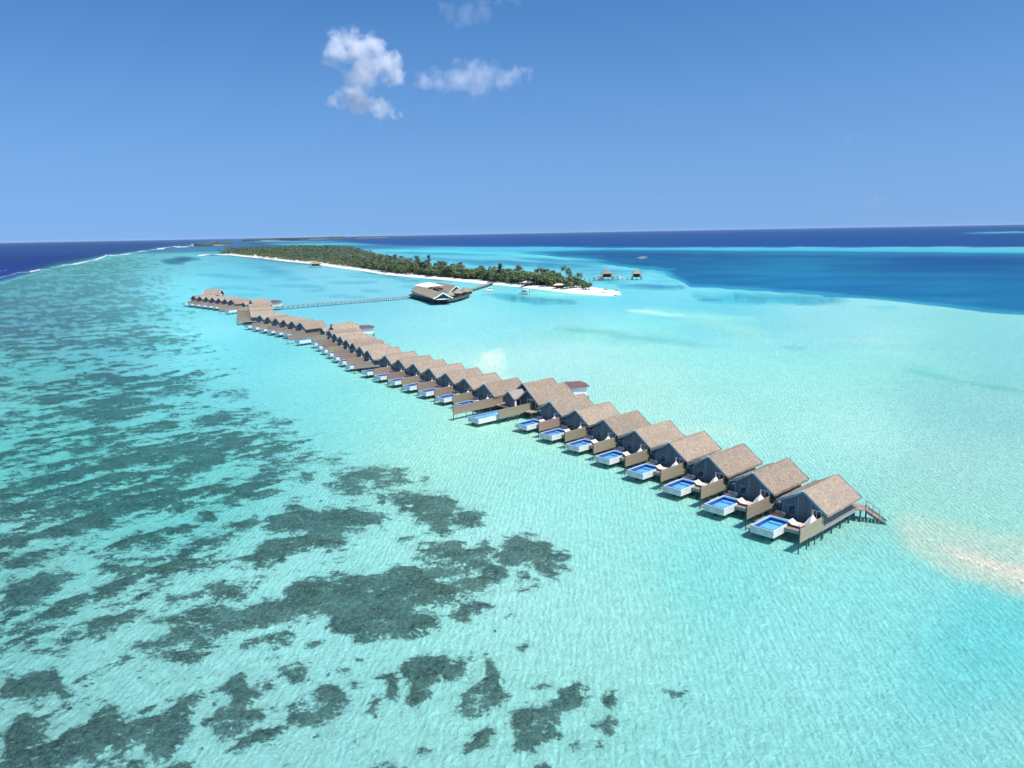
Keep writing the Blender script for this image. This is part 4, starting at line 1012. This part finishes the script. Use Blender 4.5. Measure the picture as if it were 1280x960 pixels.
# trees
def tree_meshes():
    palms=[];broads=[]
    for v_ in range(5):
        rnd=random.Random(100+v_); h=rnd.uniform(8.5,11.5); lean=Vector((rnd.uniform(-1.4,1.4),rnd.uniform(-1.4,1.4),0))
        tm=MB(); pts=[(0,0.30),(0.35,0.2),(0.7,0.16),(1,0.13)]
        P=[(lean*(q*q)+Vector((0,0,h*q)),r_) for q,r_ in pts]
        tm.loft([[(p.x+r_*math.cos(k*math.pi/3),p.y+r_*math.sin(k*math.pi/3),p.z) for k in range(6)] for p,r_ in P])
        top=P[-1][0]; cm=MB()
        for k in range(17):
            a_=k*2.399+rnd.uniform(-.2,.2); el=rnd.uniform(-0.15,1.1); L=rnd.uniform(2.9,4.0); d=Vector((math.cos(a_),math.sin(a_),0)); side=Vector((-d.y,d.x,0))
            pr=None; cur=top.copy(); sl=el
            for s_ in range(5):
                w=(0.25,0.62,0.7,0.55,0.28,0.04)[s_+1] if s_<5 else 0
                nx_=cur+(d*math.cos(sl)+Vector((0,0,math.sin(sl))))*(L/5); sl-=0.42
                w0=(0.12,0.55,0.68,0.6,0.36)[s_]; w1=(0.55,0.68,0.6,0.36,0.04)[s_]; dz=0.28
                cm.add([cur,cur+side*w0-Vector((0,0,dz*w0)),nx_+side*w1-Vector((0,0,dz*w1)),nx_],[(0,1,2,3)])
                cm.add([cur,nx_,nx_-side*w1-Vector((0,0,dz*w1)),cur-side*w0-Vector((0,0,dz*w0))],[(0,1,2,3)])
                cur=nx_
        palms.append((tm.mesh('palm_trunk',M['trunk']),cm.mesh('palm_crown',M['palm'])))
    for v_ in range(5):
        rnd=random.Random(200+v_); h=rnd.uniform(4.5,7.0); tm=MB(); cm=MB()
        tm.loft([[(r_*math.cos(k*math.pi/3)+q*0.4,r_*math.sin(k*math.pi/3),h*0.7*q) for k in range(6)] for q,r_ in ((0,0.32),(0.5,0.22),(1,0.12))])
        for b in range(rnd.choice((5,6,7))):
            a_=rnd.uniform(0,6.28); rr=rnd.uniform(0.6,2.4) if b else 0; c_=Vector((math.cos(a_)*rr,math.sin(a_)*rr,h*rnd.uniform(0.45,0.8)))
            tm.bar((0.2,0,h*0.35),c_,0.14)
            s_=rnd.uniform(1.2,2.0); blob_leaves(cm,c_,(s_*1.1,s_*1.1,s_*0.8),62,0.42,rnd)
        broads.append((tm.mesh('tree_trunk',M['trunk']),cm.mesh('tree_crown',M['leaf'])))
    return palms,broads
palms,broads=tree_meshes()
rt=random.Random(5); cand=[]
bb=(ia[:,0].min(),ia[:,0].max(),ia[:,1].min(),ia[:,1].max())
NC=60000; xs=np.random.uniform(bb[0],bb[1],NC); ys=np.random.uniform(bb[2],bb[3],NC)
sd=sdf_poly(xs,ys,isl); UU,VV=proj(xs,ys,np.zeros(NC)+1)
ins=np.interp(UU,[262,300,450,560,640,690,735,745],[8,8,8,8,8,10,9,40])
dn=np.sqrt(np.min((xs[:,None]-ia[None,:0,0])**2,axis=1)) if False else None
ok=(sd>ins)
# thin out: jittered cells, finer near the shore that faces the villas
xs,ys,sd,UU=xs[ok],ys[ok],sd[ok],UU[ok]
order=np.argsort(ys); cells={}; trees=[]
for i in order:
    cs=3.5 if (ys[i]<1050) else (6.0 if ys[i]<1400 else 9.0)
    key=(int(xs[i]/cs),int(ys[i]/cs),cs)
    if key in cells: continue
    cells[key]=1; trees.append((ys[i],xs[i],sd[i],UU[i]))
# ones seen largest: nearest to the camera
ni=0; np_=0; rest=[]
for (y,x,s_,u) in trees:
    front=s_<np.interp(u,[262,735],[16,22])
    ispalm=rt.random()<(0.22 if front else 0.62)
    if u>715: ispalm=rt.random()<0.15
    if ispalm and np_<290 and rt.random()<0.72:
        np_+=1; tm,cm=rt.choice(palms); name='palm_tree'; lab='tall coconut palm crowded in the wood of the long island'; grp='coconut palms of the island wood'; sc_=rt.uniform(0.8,1.12); cat='palm'
    elif (not ispalm) and ni<290:
        ni+=1; tm,cm=rt.choice(broads); name='broadleaf_tree'; lab='low bushy green tree along the shore wood of the long island'; grp='bushy trees of the island wood'; sc_=rt.uniform(1.15,1.75); cat='tree'
        if u>715: sc_*=0.8
    else:
        rest.append((x,y,ispalm,s_)); continue
    e_=empty(name,(x,y,1.45 if s_>8 else 0.9),rt.uniform(0,6.28)); e_.scale=(sc_,)*3; tag(e_,lab,cat,grp)
    for nm,me in (('trunk',tm),('crown',cm)):
        c_=bpy.data.objects.new(nm,me); COL.objects.link(c_); c_.parent=e_
# remaining wood as one mass
def mesh_np(me):
    n=len(me.vertices); co=np.empty(n*3,np.float32); me.vertices.foreach_get('co',co); 
    li=np.empty(len(me.loops),np.int32); me.loops.foreach_get('vertex_index',li); return co.reshape(-1,3),li.reshape(-1,4)
def lite(me,keep):
    co,q=mesh_np(me); return co,q
pl=[mesh_np(c_) for _,c_ in palms]; bl=[mesh_np(c_) for _,c_ in broads]
def scatter(name,items,mat,src,decimate,lab=None):
    Vs=[];Fs=[];n=0
    for (x,y,zb,s_,frac) in items:
        co,q=src[rt.randrange(len(src))]; a_=rt.uniform(0,6.28); c_,s2_=math.cos(a_),math.sin(a_)
        if frac<1:
            nn=len(q); m_=np.random.rand(nn//2)<frac; m_=np.repeat(m_,2); 
            if len(m_)<nn: m_=np.append(m_,[False])
            q=q[m_]
            big=1.25
        else: big=1
        P=np.stack([(co[:,0]*c_-co[:,1]*s2_)*s_*big+x,(co[:,0]*s2_+co[:,1]*c_)*s_*big+y,co[:,2]*s_+zb],-1)
        Vs.append(P); Fs.append(q+n); n+=len(P)
    Vv=np.concatenate(Vs).astype(np.float32); Ff=np.concatenate(Fs).astype(np.int32)
    me=bpy.data.meshes.new(name); me.vertices.add(len(Vv)); me.vertices.foreach_set('co',Vv.ravel()); me.loops.add(Ff.size); me.loops.foreach_set('vertex_index',Ff.ravel())
    me.polygons.add(len(Ff)); me.polygons.foreach_set('loop_start',np.arange(0,Ff.size,4,dtype=np.int32)); me.update(); me.materials.append(mat)
    o=bpy.data.objects.new(name,me); COL.objects.link(o); tag(o,lab,'wood',kind='stuff'); return o
ps=[(x,y,1.4,rt.uniform(0.75,1.15)*(1 if y<1400 else 1.25),1 if y<900 else 0.6) for x,y,p,s_ in rest if p]
bs=[(x,y,1.0,rt.uniform(0.8,1.25)*(1 if y<1400 else 1.5),1 if y<900 else 0.4) for x,y,p,s_ in rest if not p]
scatter('palm_wood',ps,M['palm'],pl,1,'dense palm canopy filling the far part of the long island')
scatter('undergrowth',bs+[(x,y,-0.4,1.55,0.7) for y,x,s_,u in trees if y<1000 and s_>12 and u<715],M['leaf'],bl,1,'low green undergrowth below the palms of the long island')
print('trees',np_,ni,len(rest))
# tall casuarinas standing above the wood
def tall_tree(x,y,h,wd,lab,seed):
    rnd=random.Random(seed); e_=empty('tall_tree',(x,y,1.2)); tag(e_,lab,'tree')
    MB().tube((0,0,0),(0,0,h*0.9),0.4,0.12,7).build('trunk',M['trunk'],e_)
    m=MB()
    for k in range(9):
        f_=0.35+0.62*k/8; s_=wd*(0.6+0.5*math.sin(f_*5+k*2)); blob_leaves(m,(rnd.uniform(-.3,.3)*wd,rnd.uniform(-.3,.3)*wd,h*f_),(s_,s_,h*0.09),90,0.55,rnd)
    m.build('crown',M['leafdark'],e_)
for u,y,h,wd,lab in ((541,815,17.5,2.0,'dark slim tall tree rising above the palms mid island'),(527,840,16.5,4.2,'broad dark tree rising above the palms beside the slim one'),(417,1500,22.5,8,'big lone dark tree on the skyline of the far wood'),(628,640,14.0,1.8,'dark tall tree above the wood toward the near tip')):
    tall_tree((u-640)/F*y*1.01,y,h,wd,lab,u)
# beach huts
for (u,v,s_,lab,rz) in ((660,358.5,3.6,'pale roofed open beach bar at the edge of the trees','0.1'),(699,362.2,3.4,'pale roofed beach hut in front of the bushes near the island tip','0.2')):
    q=at(u,v-1.5,1.2); r=empty('beach_hut',(q.x,q.y,1.3),float(rz)-0.35); tag(r,lab,'hut')
    for i in(-1,1):
        for j in(-1,1): MB().tube((i*s_,j*1.8,-0.6),(i*s_,j*1.8,2.4),0.12,0.12,6).build('post',M['post'],r)
    m=MB(); m.loft([[(-a*(s_+0.7),-a*2.5,z),(a*(s_+0.7),-a*2.5,z),(a*(s_+0.7),a*2.5,z),(-a*(s_+0.7),a*2.5,z)] for a,z in ((1,2.3),(1,2.45),(0.45,3.4))]); m.build('roof',M['cushion'],r)
    MB().box(-s_*0.8,s_*0.8,0.2,1.6,-0.3,1.2).build('counter',M['wicker'],r)
for u,v,lab in ((565,350,'small thatched parasol alone on the white beach by the short jetty'),(771,367.2,'small thatched parasol at the very tip of the sand spit'),(757,366.0,'small thatched parasol on the sand spit before the tip')):
    q=at(u,v,1.0); r=empty('thatched_parasol',(q.x,q.y,0.8)); tag(r,lab,'parasol')
    MB().tube((0,0,-0.8),(0,0,2.3),0.07,0.06,6).build('pole',M['trunk'],r); MB().loft([[(a*math.cos(k*math.pi/5),a*math.sin(k*math.pi/5),z) for k in range(10)] for a,z in ((1.6,1.9),(1.55,2.05),(0.1,2.9))]).build('canopy',M['thatch'],r)
# ------------------------------------------------------------------ distant islands
def far_island(u0,u1,y,h,lab,seed,dep,sand=True,prof=None):
    x0=(u0-640)/F*y*1.02; x1=(u1-640)/F*y*1.02; n=40; m=MB(); pts=[]
    for k in range(n):
        a_=2*math.pi*k/n; wob_=1+0.12*math.sin(3*a_+seed)+0.06*math.sin(7*a_); pts.append(((x0+x1)/2+(x1-x0)/2*math.cos(a_),y+dep*math.sin(a_)*wob_))
    cx,cy=(x0+x1)/2,y
    m.loft([[(cx+(px_-cx)*f_,cy+(py_-cy)*f_,z) for px_,py_ in pts] for f_,z in ((1.03,-0.8),(0.98,1.2),(0.5,2.0))]); o=m.build('distant_island',M['beach']); tag(o,kind='structure')
    rnd=random.Random(seed); items=[]
    if y>4000:
        m=MB(); rings=[]; n=120
        base=[(cx+(x1-x0)*0.5*math.cos(2*math.pi*k/n),cy+dep*math.sin(2*math.pi*k/n)) for k in range(n)]
        hh_=[h*(0.75+0.5*mnoise.noise(Vector((k*0.35,seed,0)))+rnd.uniform(-.12,.12)) for k in range(n)]
        o_=1
        for f_,g_ in ((1.0,0.0),(0.985,0.75),(0.9,1.0),(0.4,1.05)):
            rings.append([(cx+(a-cx)*f_,cy+(b-cy)*f_,1.0+hh_[k]*g_*rnd.uniform(0.93,1.05)) for k,(a,b) in enumerate(base)])
        m.loft(rings); o=m.build('distant_wood',M['leafdark']); tag(o,lab,'wood',kind='stuff'); return
    N=int((x1-x0)*dep/ (y*y/26000.)**1.0/ 9)+60; N=min(N,1300)
    for k in range(N):
        a_=rnd.uniform(0,6.28); q=math.sqrt(rnd.random())*0.9; x=cx+(x1-x0)/2*q*math.cos(a_); yy=cy+dep*q*math.sin(a_)
        items.append((x,yy,0.0,h/6.5*rnd.uniform(0.7,1.1),0.25))
    scatter('distant_wood',items,M['leafdark'],bl,1,lab)
far_island(264,303,4700,15,'low wooded islet far off at the reef end',3,190)
far_island(318,384,9500,24,'faint wooded strip left on the horizon beyond the islet',5,200)
far_island(380,445,12000,30,'faint wooded strip in the middle of the horizon line',6,220)
far_island(448,525,13500,24,'faint low wooded strip right of the horizon group',7,220)
q=at(362,310.5); 
m=MB(); m.sm=False; cx,cy=q.x,q.y
m.loft([[(cx+a*140*math.cos(k*math.pi/12),cy+a*60*math.sin(k*math.pi/12),z) for k in range(24)] for a,z in ((1.05,-0.8),(0.95,0.8),(0.4,1.4))]); o=m.build('sand_cay',M['beach']); tag(o,kind='structure')
# ------------------------------------------------------------------ clouds
SUN_EL=R(59); SUN_AZ_VEC=Vector((0.76,-0.65,0)).normalized()
def cloud(name,dist,blobs,dens,lab,nsc,thr=0.0,squash=1.0):
    k=dist/F
    u0=sum(b[0] for b in blobs)/len(blobs); v0=sum(b[1] for b in blobs)/len(blobs)
    dC=_ray(u0,v0).normalized(); base=Vector((0,0,H))+dC*dist
    rt_=Vector((dC.y,-dC.x,0)).normalized(); up=rt_.cross(dC).normalized()
    pts=[(rt_*((b[0]-u0)*k)+up*(-(b[1]-v0)*k)+dC*(random.uniform(-.4,.4)*b[2]*k),b[2]*k*1.25) for b in blobs]
    lo=Vector([min(p[i]-r_*1.6 for p,r_ in pts) for i in range(3)]); hi=Vector([max(p[i]+r_*1.6 for p,r_ in pts) for i in range(3)])
    m=MB().box(lo.x,hi.x,lo.y,hi.y,lo.z,hi.z)
    t=NT(name+'_volume'); tc=t.n('ShaderNodeTexCoord').outputs['Object']; acc=None
    wn_=t.n('ShaderNodeTexNoise'); t.set(wn_.inputs['Vector'],tc); wn_.inputs['Scale'].default_value=nsc*1.6; wn_.inputs['Detail'].default_value=4; wn_.inputs['Roughness'].default_value=0.6
    ws_=t.n('ShaderNodeVectorMath',operation='SUBTRACT'); t.set(ws_.inputs[0],wn_.outputs['Color']); ws_.inputs[1].default_value=(0.5,0.5,0.5)
    wm_=t.n('ShaderNodeVectorMath',operation='SCALE'); t.set(wm_.inputs[0],ws_.outputs[0]); wm_.inputs['Scale'].default_value=340.0*dist/9000
    wv_=t.n('ShaderNodeVectorMath',operation='ADD'); t.set(wv_.inputs[0],tc); t.set(wv_.inputs[1],wm_.outputs[0])
    for p,r_ in pts:
        d_=t.n('ShaderNodeVectorMath',operation='DISTANCE'); t.set(d_.inputs[0],wv_.outputs[0]); d_.inputs[1].default_value=p
        f_=t.math('SUBTRACT',1.0,t.math('DIVIDE',d_.outputs['Value'],r_))
        acc=f_ if acc is None else t.math('SMOOTH_MAX',acc,f_,0.35)
    nz=t.noise(tc,nsc,7,0.62,0.4)
    e=t.math('ADD',acc,t.math('MULTIPLY',t.math('SUBTRACT',nz,0.52),2.3))
    e=t.math('MULTIPLY',t.mapr(e,thr+0.05,thr+0.85),t.mapr(acc,-0.25,0.25,smooth=True))
    v_=t.n('ShaderNodeVolumePrincipled'); v_.inputs['Color'].default_value=(1,0.99,0.98,1); v_.inputs['Anisotropy'].default_value=-0.25
    t.set(v_.inputs['Density'],t.math('MULTIPLY',e,dens))
    mat=t.out(None,v_.outputs[0]); o=m.build(name,mat); o.location=base; tag(o,lab,'cloud',kind='stuff'); return o
cloud('cloud',9000,[(428,72,15),(448,64,17),(468,62,13),(480,82,15),(492,98,9),(455,90,19),(438,112,12),(420,124,11),(448,122,14),(470,130,12),(487,136,7),(425,48,4.5),(415,80,6)],0.011,'puffy white cloud high over the left of the island',0.0042)
cloud('cloud',9500,[(536,101,10),(552,102,13),(572,98,14),(590,92,15),(608,93,14),(627,99,12),(643,96,8),(655,92,6),(600,105,12),(575,80,7)],0.0035,'flat faint grey cloud right of the puffy one',0.0040)
cloud('cloud',9500,[(602,4,12),(585,14,12),(622,2,10),(640,0,7),(562,12,9),(575,25,8),(605,14,10)],0.0011,'thin veil of cloud at the top edge of the sky',0.0036)
cloud('cloud',14000,[(1095,249,7),(1105,252,5),(1087,246,4)],0.0005,'faint wisp of cloud low on the right',0.004)
cloud('cloud',14000,[(822,246,5),(830,245,4),(815,247,3)],0.0005,'faint wisp of cloud low above the boathouses',0.004)
cloud('cloud',12000,[(1060,171,7),(1072,169,5),(1046,173,4)],0.0004,'faint smudge of cloud halfway up the right sky',0.004)
# ------------------------------------------------------------------ light and air
w=bpy.data.worlds.new('World'); sc.world=w; w.use_nodes=True; nt=w.node_tree; nt.nodes.clear()
sky=nt.nodes.new('ShaderNodeTexSky'); sky.sky_type='NISHITA'; sky.sun_disc=False; sky.sun_elevation=SUN_EL
sky.sun_rotation=math.atan2(SUN_AZ_VEC.x,SUN_AZ_VEC.y); sky.air_density=1.0; sky.dust_density=1.6; sky.ozone_density=1.5; sky.altitude=0
SKY_STR=0.099
bg=nt.nodes.new('ShaderNodeBackground'); bg.inputs[1].default_value=SKY_STR
hs=nt.nodes.new('ShaderNodeHueSaturation'); hs.inputs['Saturation'].default_value=1.07
tcw=nt.nodes.new('ShaderNodeTexCoord');
sx=nt.nodes.new('ShaderNodeSeparateXYZ'); nt.links.new(tcw.outputs['Generated'],sx.inputs[0])
def _m(op,a,b):
    n_=nt.nodes.new('ShaderNodeMath'); n_.operation=op
    for i_,v_ in ((0,a),(1,b)):
        if isinstance(v_,(int,float)): n_.inputs[i_].default_value=v_
        else: nt.links.new(v_,n_.inputs[i_])
    return n_.outputs[0]
zz=_m('ADD',_m('MULTIPLY',_m('POWER',_m('MAXIMUM',sx.outputs[2],0.0),2.0),2.9),0.205)
cx_=nt.nodes.new('ShaderNodeCombineXYZ'); nt.links.new(sx.outputs[0],cx_.inputs[0]); nt.links.new(sx.outputs[1],cx_.inputs[1]); nt.links.new(zz,cx_.inputs[2])
nrw=nt.nodes.new('ShaderNodeVectorMath'); nrw.operation='NORMALIZE'; nt.links.new(cx_.outputs[0],nrw.inputs[0]); nt.links.new(nrw.outputs[0],sky.inputs[0])
mxw=nt.nodes.new('ShaderNodeMix'); mxw.data_type='RGBA'; mxw.blend_type='MULTIPLY'; mxw.inputs[0].default_value=1.0; mxw.inputs[7].default_value=(1,1,1,1)
tg=nt.nodes.new('ShaderNodeMix'); tg.data_type='RGBA'; tg.inputs[6].default_value=(0.80,0.95,1.16,1); tg.inputs[7].default_value=(0.575,0.855,1.11,1)
nt.links.new(_m('MINIMUM',_m('MULTIPLY',_m('MAXIMUM',sx.outputs[2],0.0),3.8),1.0),tg.inputs[0]); nt.links.new(tg.outputs[2],mxw.inputs[7])
nt.links.new(sky.outputs[0],mxw.inputs[6]); nt.links.new(mxw.outputs[2],hs.inputs['Color']); nt.links.new(hs.outputs[0],bg.inputs[0])
ow=nt.nodes.new('ShaderNodeOutputWorld'); nt.links.new(bg.outputs[0],ow.inputs[0])
sl=bpy.data.lights.new('sun','SUN'); sl.energy=4.0; sl.angle=R(0.53); sl.color=(1.0,0.96,0.90)
so=bpy.data.objects.new('sun',sl); COL.objects.link(so)
sd_=SUN_AZ_VEC*math.cos(SUN_EL)+Vector((0,0,math.sin(SUN_EL))); so.rotation_euler=sd_.to_track_quat('Z','Y').to_euler(); so.location=(0,-50,120)
HAZE=0.9e-5
if HAZE>0:
    t=NT('haze_air'); v_=t.n('ShaderNodeVolumePrincipled'); v_.inputs['Color'].default_value=(0.80,0.88,1.0,1); v_.inputs['Density'].default_value=HAZE; v_.inputs['Anisotropy'].default_value=0.0
    o=MB().box(-24000,24000,-3000,25000,-11,49).build('haze',t.out(None,v_.outputs[0])); tag(o,kind='stuff')
vs=sc.view_settings; vs.view_transform='Standard'; vs.look='None'; vs.exposure=0.55; vs.gamma=1
sc.cycles.transparent_max_bounces=24; sc.cycles.max_bounces=8; sc.cycles.volume_bounces=3; sc.cycles.volume_step_rate=0.8; sc.cycles.volume_max_steps=256
